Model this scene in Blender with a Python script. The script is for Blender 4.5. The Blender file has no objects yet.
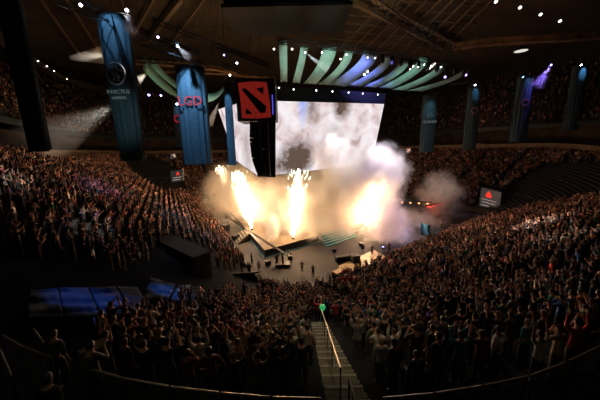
import bpy, bmesh, math, random
import numpy as np
from mathutils import Vector, Matrix
random.seed(7); rng=np.random.default_rng(7)
C=bpy.context.scene.collection; D=bpy.data
PI=math.pi
# ------------------------------------------------------------------ camera
F=267.0; CH=18.0
def cam_rot(nx=330,ny=1560):
    d=np.array([(nx-300)/F,-(ny-200)/F,-1.0]); d/=np.linalg.norm(d)
    Z=-d; f=np.array([0,0,-1.]); Y=f-f.dot(Z)*Z; Y/=np.linalg.norm(Y); X=np.cross(Y,Z)
    return np.array([X,Y,Z])
R=cam_rot()
def ray(px,py): return R@np.array([(px-300)/F,-(py-200)/F,-1.0])
def PY(px,py,y):                      # point on a pixel's ray at forward distance y
    r=ray(px,py); r=r*(y/r[1]); return Vector((r[0],r[1],r[2]+CH))
def PZ(px,py,z):                      # point on a pixel's ray at height z
    r=ray(px,py); r=r*((z-CH)/r[2]); return Vector((r[0],r[1],z))
def pix(p):
    q=np.asarray(p,float)-np.array([0,0,CH]); c=q@R
    w=-c[...,2]; ww=np.where(w>0.05,w,0.05)
    return 300+F*c[...,0]/ww, 200-F*c[...,1]/ww, w
cd=D.cameras.new('camera'); cam=D.objects.new('camera',cd); C.objects.link(cam)
cd.sensor_width=36; cd.lens=F/600*36; cd.clip_start=0.05; cd.clip_end=500
M=Matrix(R.tolist()).to_4x4(); M.translation=(0,0,CH); cam.matrix_world=M
bpy.context.scene.camera=cam
# ------------------------------------------------------------------ materials
def mat(name,col,rough=.8,metal=0,emit=None,estr=0,noise=None,trans=0,objcol=False,attr=None,alpha=None,bump=0):
    m=D.materials.new(name); m.use_nodes=True; nt=m.node_tree; b=nt.nodes['Principled BSDF']
    b.inputs['Roughness'].default_value=rough; b.inputs['Metallic'].default_value=metal
    c4=(*col,1); b.inputs['Base Color'].default_value=c4
    if noise:
        sc,c2=noise; n=nt.nodes.new('ShaderNodeTexNoise'); n.inputs['Scale'].default_value=sc; n.inputs['Detail'].default_value=5
        tc=nt.nodes.new('ShaderNodeTexCoord'); nt.links.new(tc.outputs['Object'],n.inputs['Vector'])
        mx=nt.nodes.new('ShaderNodeMix'); mx.data_type='RGBA'; mx.inputs[6].default_value=c4; mx.inputs[7].default_value=(*c2,1)
        mr=nt.nodes.new('ShaderNodeMapRange'); mr.inputs[1].default_value=.35; mr.inputs[2].default_value=.65
        nt.links.new(n.outputs['Fac'],mr.inputs[0]); nt.links.new(mr.outputs[0],mx.inputs[0]); nt.links.new(mx.outputs[2],b.inputs['Base Color'])
        if bump:
            bp=nt.nodes.new('ShaderNodeBump'); bp.inputs['Strength'].default_value=bump; nt.links.new(n.outputs['Fac'],bp.inputs['Height']); nt.links.new(bp.outputs[0],b.inputs['Normal'])
    if objcol:
        oi=nt.nodes.new('ShaderNodeObjectInfo'); nt.links.new(oi.outputs['Color'],b.inputs['Base Color'])
    if attr:
        a=nt.nodes.new('ShaderNodeAttribute'); a.attribute_name=attr; nt.links.new(a.outputs['Color'],b.inputs['Base Color'])
    if emit: b.inputs['Emission Color'].default_value=(*emit,1); b.inputs['Emission Strength'].default_value=estr
    if trans: b.inputs['Transmission Weight'].default_value=trans
    if alpha is not None: b.inputs['Alpha'].default_value=alpha
    return m
def emis(name,col,s,sample=True):
    m=D.materials.new(name); m.use_nodes=True; nt=m.node_tree; nt.nodes.clear()
    e=nt.nodes.new('ShaderNodeEmission'); e.inputs[0].default_value=(*col,1); e.inputs[1].default_value=s
    o=nt.nodes.new('ShaderNodeOutputMaterial'); nt.links.new(e.outputs[0],o.inputs[0])
    if not sample:
        try: m.cycles.emission_sampling='NONE'
        except Exception: pass
    return m
BLK=mat('black_paint',(.012,.012,.013),.6); STEEL=mat('dark_steel',(.05,.05,.055),.45,.7,noise=(8,(.03,.03,.03)))
CONC=mat('stand_concrete',(.024,.022,.020),.9,noise=(1.5,(.016,.015,.014)),bump=.1)
FLOORM=mat('arena_floor_grey',(.040,.033,.031),.75,noise=(.35,(.030,.025,.024)),bump=.02)
TAN=mat('tan_parapet',(.36,.25,.15),.8,noise=(.6,(.26,.18,.11)))
TEAL=mat('grey_fascia',(.025,.04,.042),.6,noise=(.7,(.018,.028,.03)))
STAIRM=mat('stair_concrete',(.36,.32,.22),.85,noise=(5,(.24,.21,.14)),bump=.1)
NOSE=mat('stair_nosing',(.62,.56,.40),.6,noise=(12,(.45,.4,.28)))
RAILM=mat('brushed_rail',(.45,.36,.27),.35,.8,noise=(20,(.33,.27,.2)))
SKIN=mat('skin',(.5,.3,.2),.6,objcol=True); CLOTH=mat('clothing',(.1,.1,.1),.85,objcol=True)
HAIRM=mat('hair',(.02,.015,.01),.5,objcol=True); CROWD=mat('crowd_surfaces',(.1,.1,.1),.8,attr='col')
SHOE=mat('shoe_leather',(.03,.03,.03),.5,noise=(30,(.05,.05,.05)))
BANM=mat('banner_cloth',(.045,.085,.11),.7,noise=(3,(.035,.065,.085)),bump=.1)
SAILM=mat('sail_cloth',(.23,.36,.30),.85,noise=(.8,(.18,.29,.245)))
SEATM=mat('seat_plastic',(.02,.02,.024),.5,noise=(6,(.03,.03,.035)))
REDM=emis('red_sign_face',(.55,.032,.022),.27); BLKM=mat('sign_black',(.008,.007,.007),.7)
WHITEP=mat('white_print',(.8,.82,.85),.7); REDP=mat('glowing_red_print',(.5,.01,.01),.7,emit=(.6,.01,.012),estr=.28)  # red print given its own glow in place of light on it
GLASSM=mat('smoked_glass',(.10,.12,.11),.15,alpha=.35)
ROOFM=mat('roof_boards',(.075,.05,.027),.85,noise=(.25,(.035,.024,.014)),bump=.1); BEAMM=mat('roof_steel',(.20,.135,.08),.7,noise=(2,(.13,.085,.05)))
DARKTRUSS=mat('black_truss',(.02,.018,.016),.6,.3)
# ------------------------------------------------------------------ mesh helpers
class MB:
    def __init__(s): s.v=[]; s.f=[]
    def add(s,v,f):
        n=len(s.v); s.v+= [tuple(p) for p in v]; s.f+=[tuple(i+n for i in q) for q in f]; return s
    def box(s,c,size,rz=0,mtx=None):
        x,y,z=[a/2 for a in size]; vs=[Vector((i*x,j*y,k*z)) for i in(-1,1) for j in(-1,1) for k in(-1,1)]
        r=mtx if mtx is not None else Matrix.Rotation(rz,3,'Z'); c=Vector(c)
        return s.add([r@v+c for v in vs],[(0,1,3,2),(4,6,7,5),(0,4,5,1),(2,3,7,6),(0,2,6,4),(1,5,7,3)])
    def tube(s,pts,r,n=8,cap=True):
        pts=[Vector(p) for p in pts]; rs=r if isinstance(r,(list,tuple)) else [r]*len(pts); vs=[]; fs=[]
        for i,p in enumerate(pts):
            t=(pts[min(i+1,len(pts)-1)]-pts[max(i-1,0)]).normalized()
            a=t.cross(Vector((0,0,1)));  a=a if a.length>.05 else t.cross(Vector((1,0,0))); a.normalize(); b=t.cross(a)
            for k in range(n):
                an=2*PI*k/n; vs.append(p+(a*math.cos(an)+b*math.sin(an))*rs[i])
        for i in range(len(pts)-1):
            for k in range(n): fs.append((i*n+k,i*n+(k+1)%n,(i+1)*n+(k+1)%n,(i+1)*n+k))
        if cap: fs.append(tuple(range(n))); fs.append(tuple(range((len(pts)-1)*n,len(pts)*n)))
        return s.add(vs,fs)
    def lathe(s,prof,c=(0,0,0),n=16,mtx=None):
        c=Vector(c); vs=[];fs=[]
        for r,z in prof:
            for k in range(n):
                v=Vector((r*math.cos(2*PI*k/n),r*math.sin(2*PI*k/n),z)); vs.append((mtx@v if mtx else v)+c)
        for i in range(len(prof)-1):
            for k in range(n): fs.append((i*n+k,i*n+(k+1)%n,(i+1)*n+(k+1)%n,(i+1)*n+k))
        fs.append(tuple(range(n))); fs.append(tuple(range((len(prof)-1)*n,len(prof)*n)))
        return s.add(vs,fs)
    def slab(s,poly,nrm,th):           # polygon extruded along nrm
        nrm=Vector(nrm); n=len(poly); a=[Vector(p) for p in poly]; vs=a+[p+nrm*th for p in a]
        return s.add(vs,[tuple(range(n)),tuple(range(2*n-1,n-1,-1))]+[(i,(i+1)%n,n+(i+1)%n,n+i) for i in range(n)])
    def bar(s,a,b,w,h=None):
        h=h or w; a=Vector(a); b=Vector(b); t=(b-a); L=t.length; t.normalize()
        x=t.cross(Vector((0,0,1))); x=x if x.length>.03 else Vector((1,0,0)); x.normalize(); z=x.cross(t)
        m=Matrix((x,t,z)).transposed(); return s.box((a+b)/2,(w,L,h),mtx=m)
    def ball(s,c,r,n=8):
        prof=[(max(.001,r*math.sin(PI*i/n)),-r*math.cos(PI*i/n)) for i in range(n+1)]
        return s.lathe(prof,c,n=n+4)
def mesh(name,mb,m,smooth=False):
    me=D.meshes.new(name); me.from_pydata(mb.v,[],mb.f); me.materials.append(m)
    bm=bmesh.new(); bm.from_mesh(me); bmesh.ops.recalc_face_normals(bm,faces=bm.faces); bm.to_mesh(me); bm.free()
    if smooth: me.polygons.foreach_set('use_smooth',[True]*len(me.polygons))
    return me
def obj(name,mb,m,parent=None,smooth=False,bevel=0,label=None):
    me=mb if isinstance(mb,bpy.types.Mesh) else mesh(name,mb,m,smooth)
    o=D.objects.new(name,me); C.objects.link(o)
    if parent is not None: o.parent=parent; o.matrix_parent_inverse=Matrix.Translation(-Vector(parent.location)) if parent.rotation_euler[2]==0 else Matrix.Identity(4)
    if bevel:
        b=o.modifiers.new('bevel','BEVEL'); b.width=bevel; b.segments=2; b.limit_method='ANGLE'
    if label: o['label']=label
    return o
def tag(o,label,cat,group=None,kind=None):
    o['label']=label; o['category']=cat
    if group: o['group']=group
    if kind: o['kind']=kind
    return o
def thing(name,label,cat,loc=(0,0,0),rz=0,group=None):
    o=D.objects.new(name,None); C.objects.link(o); o.location=loc; o.rotation_euler=(0,0,rz); o.empty_display_size=.2
    return tag(o,label,cat,group)
def struct(name,mb,m,**k): o=obj(name,mb,m,**k); o['kind']='structure'; return o
def text_mb(txt,size,org,xa,ya,depth=.02):
    cu=D.curves.new('lettering','FONT'); cu.body=txt; cu.size=size; cu.align_x='CENTER'; cu.align_y='CENTER'; cu.extrude=depth; cu.resolution_u=2
    t=D.objects.new('lettering',cu); C.objects.link(t); bpy.context.view_layer.update()
    me=t.to_mesh(); mb=MB(); xa=Vector(xa).normalized(); ya=Vector(ya).normalized(); za=xa.cross(ya); org=Vector(org)
    mb.add([org+xa*v.co.x+ya*v.co.y+za*v.co.z for v in me.vertices],[tuple(p.vertices) for p in me.polygons])
    t.to_mesh_clear(); D.objects.remove(t); D.curves.remove(cu); return mb
# ------------------------------------------------------------------ bowl geometry
VX=[Vector((-3,26.5)),Vector((49.5,64.5)),Vector((18,127)),Vector((-35.5,92))]; R0=6.0
NRM=[]
for i in range(4):
    e=(VX[(i+1)%4]-VX[i]).normalized(); NRM.append(Vector((e.y,-e.x)))
CC=[]
for i in range(4):
    n1=NRM[i-1]; n2=NRM[i]; # inset lines
    A=Matrix(((n1.x,n1.y),(n2.x,n2.y))); b=Vector((n1.dot(VX[i])-R0,n2.dot(VX[i])-R0)); CC.append(A.inverted()@b)
S=[]   # samples: (base point, normal, segment, fraction)
for i in range(4):
    a=CC[i]; b=CC[(i+1)%4]; n=NRM[i]; L=(b-a).length; k=int(L/1.2)
    for j in range(k): S.append((a.lerp(b,j/k),n,'e%d'%i,j/k))
    a0=math.atan2(n.y,n.x); n2=NRM[(i+1)%4]; a1=math.atan2(n2.y,n2.x)
    while a1<a0: a1+=2*PI
    kk=max(16,int((a1-a0)*22))
    for j in range(kk):
        an=a0+(a1-a0)*j/kk; S.append((b,Vector((math.cos(an),math.sin(an))),'c%d'%((i+1)%4),j/kk))
NS=len(S)
def interp(x,xs,ys): return float(np.interp(x,xs,ys))
cy_=None
def z_near(d):
    y=CC[0].y-R0-d          # forward distance straight ahead of the corner
    return interp(-y,[-CC[0].y+R0,-19.0,-4.9,-1.0,18],[.7,4.7,12.0,12.0,21])
def z_far(d): return interp(d,[0,25,28.9],[1.0,16.2,17.0])
def z_left(d): return interp(d,[0,25,28.9],[1.0,17.0,17.6])
def sm(t): t=max(0,min(1,t)); return t*t*(3-2*t)
def wts(seg,fr):
    if seg=='e0': return (1,0,0)
    if seg=='c1': w=sm(fr); return (1-w,w,0)
    if seg in('e1','c2','e2'): return (0,1,0)
    if seg=='c3': return (0,1-fr,fr)
    if seg=='e3': return (0,0,1)
    w=sm(fr*1.6); return (w,0,1-w)     # corner c0, from left stand to near stand
WT=[wts(s[2],s[3]) for s in S]
ROW=.85; ND=30
def zr(i,d):
    a,b,c=WT[i]; return a*z_near(d)+b*z_far(d)+c*z_left(d)
def ringpt(i,d,z): s=S[i]; return (s[0].x+s[1].x*(R0+d),s[0].y+s[1].y*(R0+d),z)
def terrace(name,d0,rows,zf,idx,m,base=None):
    loops=[]
    for k in range(rows):
        for dd in (k,k+1): loops.append([ringpt(i,d0+ROW*dd,zf(i,d0+ROW*k)) for i in idx])
    mb=MB(); n=len(idx)
    for L in loops: mb.v+=L
    closed = n==NS
    for a in range(len(loops)-1):
        for k in range(n if closed else n-1): mb.f.append((a*n+k,a*n+(k+1)%n,(a+1)*n+(k+1)%n,(a+1)*n+k))
    if base:
        b0=[ringpt(i,d0,base(i)) for i in idx]; mb.v+=b0; o=len(loops)*n
        for k in range(n if closed else n-1): mb.f.append((o+k,o+(k+1)%n,(k+1)%n,k))
    return struct(name,mb,m)
ALL=list(range(NS))
terrace('floor',0,35,zr,ALL,CONC,base=lambda i:0.0)
# arena ground
g=MB(); g.box((0,70,-.15),(260,260,.3)); struct('floor',g,FLOORM)
# front barrier round the floor
bar=MB(); 
for dd0,dd1,z0,z1 in((-.15,0,0,1.25),):
    n=NS; L=[[ringpt(i,a,b) for i in ALL] for a,b in((-.15,0),(-.15,1.3),(.02,1.3))]
    for l in L: bar.v+=l
    for a in range(2):
        for k in range(n): bar.f.append((a*n+k,a*n+(k+1)%n,(a+1)*n+(k+1)%n,(a+1)*n+k))
struct('wall_arena_floor',bar,mat('barrier_panels',(.06,.045,.035),.6,noise=(1,(.04,.03,.025))))
# far + left parapet, fascia, upper deck
FARI=[i for i in ALL if S[i][2] in('e1','c2','e2','c3','e3') or (S[i][2]=='c1' and S[i][3]>.25)]
def band(name,da,za,db,zb,idx,m,th=.25):
    mb=MB(); n=len(idx)
    P=[[ringpt(i,da,za(i)) for i in idx],[ringpt(i,db,zb(i)) for i in idx],[ringpt(i,db+th,zb(i)) for i in idx],[ringpt(i,da+th,za(i)) for i in idx]]
    for l in P: mb.v+=l
    for a in range(4):
        for k in range(n-1): mb.f.append((a*n+k,a*n+k+1,((a+1)%4)*n+k+1,((a+1)%4)*n+k))
    return struct(name,mb,m)
def z26(i): return zr(i,26)
band('wall_parapet',26.4,lambda i:z26(i)+.1,26.4,lambda i:z26(i)+1.35,FARI,TAN,.3)
UD=29.5; UZ=23.0
band('wall_deck_fascia',UD-.3,lambda i:UZ-.6,UD-.3,lambda i:UZ+.4,FARI,TEAL,.3)
band('ceiling_concourse',UD-.2,lambda i:UZ-.3,UD+9,lambda i:UZ-.3,FARI,BLK,.1)
band('wall_concourse',UD+7,lambda i:15,UD+7,lambda i:UZ,FARI,mat('concourse_wall',(.10,.06,.035),.8,noise=(.3,(.03,.02,.015))))
UROWS=24; USL=.98
def zu(i,d): return UZ+.3+(d-UD)*USL
terrace('floor',UD,UROWS,zu,FARI,CONC)
band('wall_upper_back',UD+UROWS*ROW,lambda i:zu(i,UD+UROWS*ROW)-2,UD+UROWS*ROW+.2,lambda i:48.2,FARI,BLK)
def at_ring(px,py,dist_z): return PZ(px,py,dist_z)
# ------------------------------------------------------------------ people templates
SKEL_R={}
def figure(pose,fingers=True):
    V=[];E=[];Rr=[];bone=[]
    def add(p,r,par=None,kind='t'):
        V.append(Vector(p)); Rr.append(r if isinstance(r,tuple) else (r,r))
        if par is not None: E.append((par,len(V)-1)); bone.append(kind)
        return len(V)-1
    sit=pose['sit']; hz=.50 if sit else .93; lean=pose.get('lean',0)
    pel=add((0,0,hz),(.145,.105))
    sp=add((0,lean*.3,hz+.2),(.13,.095),pel); ch=add((0,lean*.8,hz+.42),(.165,.11),sp)
    nk=add((0,lean*1.1+.01,hz+.57),(.052,.055),ch,'n'); hb=add((0,lean*1.2+.03,hz+.65),(.072,.085),nk,'h'); ht=add((0,lean*1.2+.025,hz+.745),(.078,.095),hb,'h'); hh=add((0,lean*1.2+.01,hz+.80),(.045,.055),ht,'h')
    if fingers: add((0,lean*1.2+.125,hz+.675),(.014,.014),hb,'h')
    for s,arm in((-1,pose['l']),(1,pose['r'])):
        sh=add((s*.19,lean*.9,hz+.47),.058,ch,'t'); 
        el=add((s*arm[0][0],arm[0][1]+lean,hz+arm[0][2]),.042,sh,'u')
        wr=add((s*arm[1][0],arm[1][1]+lean,hz+arm[1][2]),.028,el,'f')
        dr=(V[wr]-V[el]).normalized(); pm=add(V[wr]+dr*.07,(.036,.024),wr,'d')
        if fingers:
            side=Vector((0,1,0)) if abs(dr.y)<.8 else Vector((1,0,0)); side=(side-dr*side.dot(dr)).normalized(); up=dr.cross(side)
            for q,(o,l) in enumerate(((-.028,.065),(-.010,.078),(.010,.072),(.028,.055))):
                a=add(V[pm]+side*o+dr*.025,.0095,pm,'d'); b=add(V[a]+dr*l*.55+side*o*.2,.009,a,'d'); add(V[b]+dr*l*.4+up*.02,.007,b,'d')
            a=add(V[wr]+dr*.035+side*-.035,.011,wr,'d'); add(V[a]+dr*.04-side*.028,.009,a,'d')
        else: add(V[pm]+dr*.08,(.03,.016),pm,'d')
    for s in(-1,1):
        hp=add((s*.095,0,hz-.06),.095,pel,'l')
        if sit:
            kn=add((s*.13,.44,hz-.02),.062,hp,'l'); an=add((s*.13,.46,.1),.042,kn,'l'); 
        else:
            kn=add((s*.11,.02+pose.get('st',0)*s,.50),.062,hp,'l'); an=add((s*.12,-.02+pose.get('st',0)*s,.09),.042,kn,'l')
        add(V[an]+Vector((s*.02,.15,-.045)),(.042,.03),an,'s')
    me=D.meshes.new('figure'); me.from_pydata([tuple(v) for v in V],E,[]); o=D.objects.new('figure',me); C.objects.link(o)
    md=o.modifiers.new('s','SKIN')
    md.use_smooth_shade=True
    if not me.skin_vertices: 
        bm=bmesh.new(); bm.from_mesh(me); bm.verts.layers.skin.verify(); bm.to_mesh(me); bm.free()
    for i,sv in enumerate(me.skin_vertices[0].data): sv.radius=Rr[i]; sv.use_root=(i==0)
    if fingers: o.modifiers.new('ss','SUBSURF').levels=1
    dg=bpy.context.evaluated_depsgraph_get(); dg.update(); ev=o.evaluated_get(dg); m2=ev.to_mesh()
    vv=np.array([v.co[:] for v in m2.vertices]); ff=[tuple(p.vertices) for p in m2.polygons]
    ev.to_mesh_clear(); D.objects.remove(o)
    segs=[(np.array(V[a]),np.array(V[b]),k) for (a,b),k in zip(E,bone)]
    lab=[]
    for f in ff:
        c=vv[list(f)].mean(0); best=None;bd=9
        for a,b,k in segs:
            t=np.clip((c-a).dot(b-a)/max(1e-9,(b-a).dot(b-a)),0,1); dd=np.linalg.norm(c-a-(b-a)*t)
            if k=='n': dd+=.015
            if dd<bd: bd=dd;best=k
        if best=='h': best='H' if (c[2]>V[hb].z+.075 or (c[1]<V[hb].y-.01 and c[2]>V[hb].z-.02)) else 'h'
        if best in'l' and c[2]>hz-.02: best='t' if not sit else best
        lab.append(best)
    vv[:,2]-=vv[:,2].min()
    return vv,ff,lab
up=((.30,.02,.62),(.24,.06,.90)); down=((.25,-.03,.20),(.24,.06,-.03)); clap=((.26,.16,.24),(.05,.34,.42))
phone=((.24,.22,.48),(.07,.33,.72)); hips=((.36,-.05,.22),(.17,.06,.10)); lap=((.24,.02,.20),(.12,.26,.06)); face=((.24,.20,.32),(.08,.17,.58)); wide=((.44,.05,.55),(.50,.08,.84)); fold=((.24,.10,.20),(-.05,.2,.24))
POSES=[('with both arms raised',dict(sit=0,l=up,r=up)),('clapping',dict(sit=0,l=clap,r=clap,lean=.03)),('holding a phone up with both hands',dict(sit=0,l=phone,r=phone)),
 ('standing with arms down',dict(sit=0,l=down,r=down,st=.03)),('with one arm raised',dict(sit=0,l=down,r=up)),('standing with hands on hips',dict(sit=0,l=hips,r=hips)),
 ('with arms spread wide overhead',dict(sit=0,l=wide,r=wide)),('sitting with hands in lap',dict(sit=1,l=lap,r=lap,lean=.04)),('sitting and clapping',dict(sit=1,l=clap,r=clap,lean=.03)),('standing with hands at the face',dict(sit=0,l=face,r=face,lean=.02))]
def sub(vv,ff,lab,kinds,off,sd=0):
    sel=[f for f,l in zip(ff,lab) if l in kinds and (sd==0 or vv[list(f),0].mean()*sd>0)]
    nr=np.zeros_like(vv)
    for f in ff:
        p=vv[list(f)]; n=np.cross(p[1]-p[0],p[2]-p[0]); 
        for q in f: nr[q]+=n
    nr/=np.maximum(np.linalg.norm(nr,axis=1,keepdims=True),1e-9)
    used=sorted({i for f in sel for i in f}); mp={a:b for b,a in enumerate(used)}
    mb=MB(); mb.v=[tuple(vv[i]+nr[i]*off) for i in used]; mb.f=[tuple(mp[i] for i in f) for f in sel]; return mb
def rawmesh(name,mb,m):
    me=D.meshes.new(name); me.from_pydata(mb.v,[],mb.f); me.materials.append(m); me.polygons.foreach_set('use_smooth',[True]*len(me.polygons)); return me
TPL=[];LOD=[]
for nm,p in POSES:
    vv,ff,lab=figure(p,True)
    b=MB(); b.v=[tuple(v) for v in vv]; b.f=ff
    hair=sub(vv,ff,lab,'H',.018)
    TPL.append(dict(body=rawmesh('person',b,SKIN),hair=rawmesh('hair',hair,HAIRM),shirt=rawmesh('shirt',sub(vv,ff,lab,'tu',.016),CLOTH),long=rawmesh('shirt',sub(vv,ff,lab,'tuf',.016),CLOTH),
        trousers=rawmesh('trousers',sub(vv,ff,lab,'l',.014),CLOTH),shoeL=rawmesh('shoe',sub(vv,ff,lab,'s',.012,-1),SHOE),shoeR=rawmesh('shoe',sub(vv,ff,lab,'s',.012,1),SHOE)))
    v2,f2,l2=figure(p,False)
    # colour class per vertex
    cls=np.zeros(len(v2),int); pr={'t':1,'u':1,'l':2,'s':2,'H':3,'h':0,'f':0,'d':0,'n':0}
    for f,l in zip(f2,l2):
        for q in f: cls[q]=max(cls[q],pr[l]) if l!='H' else 3
    LOD.append((v2,f2,cls))
# tiny figures for the far stands
def tiny(arms):
    mb=MB(); cl=[]
    def bx(c,s,k): n=len(mb.v); mb.box(c,s); cl.extend([k]*(len(mb.v)-n))
    bx((0,0,.42),(.34,.26,.84),2); bx((0,0,1.12),(.44,.26,.6),1); bx((0,.02,1.56),(.2,.22,.22),0); bx((0,-.03,1.66),(.22,.2,.1),3)
    if arms==1:
        for s in(-1,1): bx((s*.26,.06,1.68),(.1,.12,.62),0)
    elif arms==2:
        bx((0,.28,1.28),(.3,.34,.12),0)
    else:
        for s in(-1,1): bx((s*.27,.02,1.02),(.1,.14,.5),0)
    return np.array(mb.v),mb.f,np.array(cl)
TINY=[tiny(0),tiny(1),tiny(2)]
SK=[((.60,.32,.22),),((.43,.22,.15),),((.68,.40,.30),),((.28,.14,.09),)]
SHC=[('black',(.012,.012,.014),13),('dark grey',(.04,.04,.045),7),('navy',(.02,.03,.07),4),('white',(.62,.6,.58),3),('grey',(.2,.2,.21),4),('red',(.45,.03,.03),2.4),('maroon',(.16,.02,.03),1.5),('blue',(.04,.12,.32),1.5),
 ('olive',(.10,.10,.05),1.5),('beige',(.42,.33,.24),1.8),('purple',(.17,.07,.28),.8),('green',(.05,.22,.09),.8),('orange',(.55,.20,.04),.5),('teal',(.04,.2,.22),.6)]
SW=np.array([s[2] for s in SHC]); SW=SW/SW.sum()
HC=[(.01,.008,.007),(.03,.018,.01),(.08,.045,.02),(.28,.19,.09),(.02,.02,.02)]
TC=[(.015,.015,.02),(.03,.04,.08),(.08,.075,.07),(.12,.1,.07)]
# ------------------------------------------------------------------ crowd positions
def inpoly(x,y,poly):
    r=False; n=len(poly)
    for i in range(n):
        x1,y1=poly[i]; x2,y2=poly[i-1]
        if (y1>y)!=(y2>y) and x<(x2-x1)*(y-y1)/(y2-y1)+x1: r=not r
    return r
EMPTY=[[(-200,242),(0,246),(60,250),(122,262),(152,255),(158,284),(215,288),(262,280),(262,287),(200,297),(150,305),(105,316),(88,345),(88,368),(60,420),(-200,420)],
       [(152,236),(212,246),(216,262),(262,272),(262,287),(150,290)],
       [(500,216),(503,188),(545,164),(700,150),(700,188),(560,200),(530,205)],
       [(123,161),(150,157),(182,170),(186,190),(165,192),(135,176)],[(478,184),(504,190),(502,216),(476,214)],[(96,210),(130,211),(122,216),(92,215)]]
pts=[]
def emit(i,fr,d,z,row,zone):
    s0=S[i]; s1=S[(i+1)%NS]; b=s0[0].lerp(s1[0],fr); n=s0[1].lerp(s1[1],fr).normalized()
    x=b.x+n.x*(R0+d); y=b.y+n.y*(R0+d); pts.append((x,y,z,math.atan2(-n.y,-n.x),row,zone))
for k in range(34):
    d=ROW*(k+.45)
    acc=0; nxt=random.random()*.5
    for i in ALL:
        a=ringpt(i,d,0); b=ringpt((i+1)%NS,d,0); L=math.hypot(b[0]-a[0],b[1]-a[1])
        while nxt<acc+L:
            fr=(nxt-acc)/max(L,1e-6); w=WT[i]; zz=zr(i,ROW*k)*(1-fr)+zr((i+1)%NS,ROW*k)*fr
            emit(i,fr,d+random.uniform(-.08,.12),zz,k,'low'); nxt+=.60+random.uniform(-.04,.09)
        acc+=L
for k in range(UROWS):
    d=UD+ROW*(k+.45)
    for i in FARI[:-1]:
        a=ringpt(i,d,0); b=ringpt((i+1)%NS,d,0); L=math.hypot(b[0]-a[0],b[1]-a[1]); q=max(1,int(L/.8))
        for j in range(q): emit(i,(j+random.random()*.6)/q,d,zu(i,UD+ROW*k),k,'up')
pts=np.array([(p[0],p[1],p[2],p[3],p[4],1 if p[5]=='up' else 0) for p in pts])
AX0,AX1=.42,1.86
px,py,pw=pix(pts[:,:3]+np.array([0,0,.9])); hx,hy,hw=pix(pts[:,:3]+np.array([0,0,1.7]))
keep=(pw>3)&(px>-25)&(px<625)&(hy<412)&(py>40)
dist=np.linalg.norm(pts[:,:3]-np.array([0,0,CH]),axis=1)
idx=[]
for j in np.nonzero(keep)[0]:
    x,y,z,a,row,up_=pts[j]
    if any(inpoly(px[j],py[j],P) for P in EMPTY): continue
    if not up_:
        if AX0-.25<x<AX1+.25 and y<18.2: continue
        if y<6.0 and dist[j]<14: continue
        # aisles: gaps at regular bearings / arclengths
        if dist[j]<42: 
            an=math.degrees(math.atan2(x-CC[0].x,CC[0].y-y))
            if abs(((an+9)%18)-9)<.55*57.3/max(8,math.hypot(x-CC[0].x,y-CC[0].y)) and abs(an)>4: continue
        else:
            if y>40:
                u=(x*NRM[0].y*-1+y*NRM[0].x) if False else (x*(-NRM[3].y)+y*NRM[3].x)
                v=(x*(-NRM[0].y)+y*NRM[0].x)
                e=u if (S and (Vector((math.cos(a),math.sin(a))).dot(-NRM[3])>.8 or Vector((math.cos(a),math.sin(a))).dot(-NRM[1])>.8)) else v
                if (e%10.5)<1.1: continue
        if row>27 and y>40: continue
        if random.random()<.09: continue
    else:
        if random.random()<.45: continue
    idx.append(j)
idx=np.array(idx)
# the 300 that show largest: nearest ones inside the frame
inside=[j for j in idx if 2<px[j]<598 and hy[j]<396 and pts[j,5]==0]
inside.sort(key=lambda j:dist[j]); near=inside[:300]; nearset=set(near); 
ORD=['first','second','third','fourth','fifth','sixth','seventh','eighth','ninth','tenth','eleventh','twelfth','thirteenth','fourteenth','fifteenth','sixteenth','seventeenth','eighteenth','nineteenth']
def ordw(n):
    if n<=19: return ORD[n-1]
    t=['','','twenty','thirty','forty'][n//10]; u=n%10
    return (t+'-'+ORD[u-1]) if u else {2:'twentieth',3:'thirtieth',4:'fortieth'}[n//10]
rows=sorted({int(pts[j,4]) for j in near},reverse=True)
PW=[4,5,4,5,3,1.5,.5,1.4,.8,2]
def put_person(loc,rz,pi,shirt,skin,hair,tr,label,group=None,sc=1.0,longs=False,cap=None):
    T=TPL[pi]; o=D.objects.new('person',T['body']); C.objects.link(o); o.location=loc; o.rotation_euler=(0,0,rz-PI/2); o.scale=(sc,)*3; o.color=(*skin,1); tag(o,label,'person',group)
    for nm,me,c in(('hair',T['hair'],hair),('shirt',T['long' if longs else 'shirt'],shirt),('trousers',T['trousers'],tr),('shoe',T['shoeL'],(0,0,0)),('shoe',T['shoeR'],(0,0,0))):
        q=D.objects.new(nm,me); C.objects.link(q); q.parent=o; q.color=(*c,1)
    return o
seatm=None
def seat_template():
    t=D.objects.new('folding_seat',None)
    a=MB(); a.box((0,.05,.43),(.46,.42,.06)); b=MB(); b.box((0,-.2,.66),(.46,.05,.42),mtx=Matrix.Rotation(.12,3,'X')); cc=[]
    for s in(-1,1): c=MB(); c.box((s*.24,-.05,.29),(.035,.3,.58)); c.box((s*.25,.02,.58),(.04,.36,.035)); cc.append(('side_frame',mesh('side_frame',c,STEEL)))
    return [('seat',mesh('seat',a,SEATM)),('backrest',mesh('backrest',b,SEATM))]+cc
SEATP=seat_template()
def put_seat(loc,rz,label,group):
    t=thing('folding_seat',label,'seat',loc,rz-PI/2,group)
    for n,me in SEATP: q=D.objects.new(n,me); C.objects.link(q); q.parent=t
    return t
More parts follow.
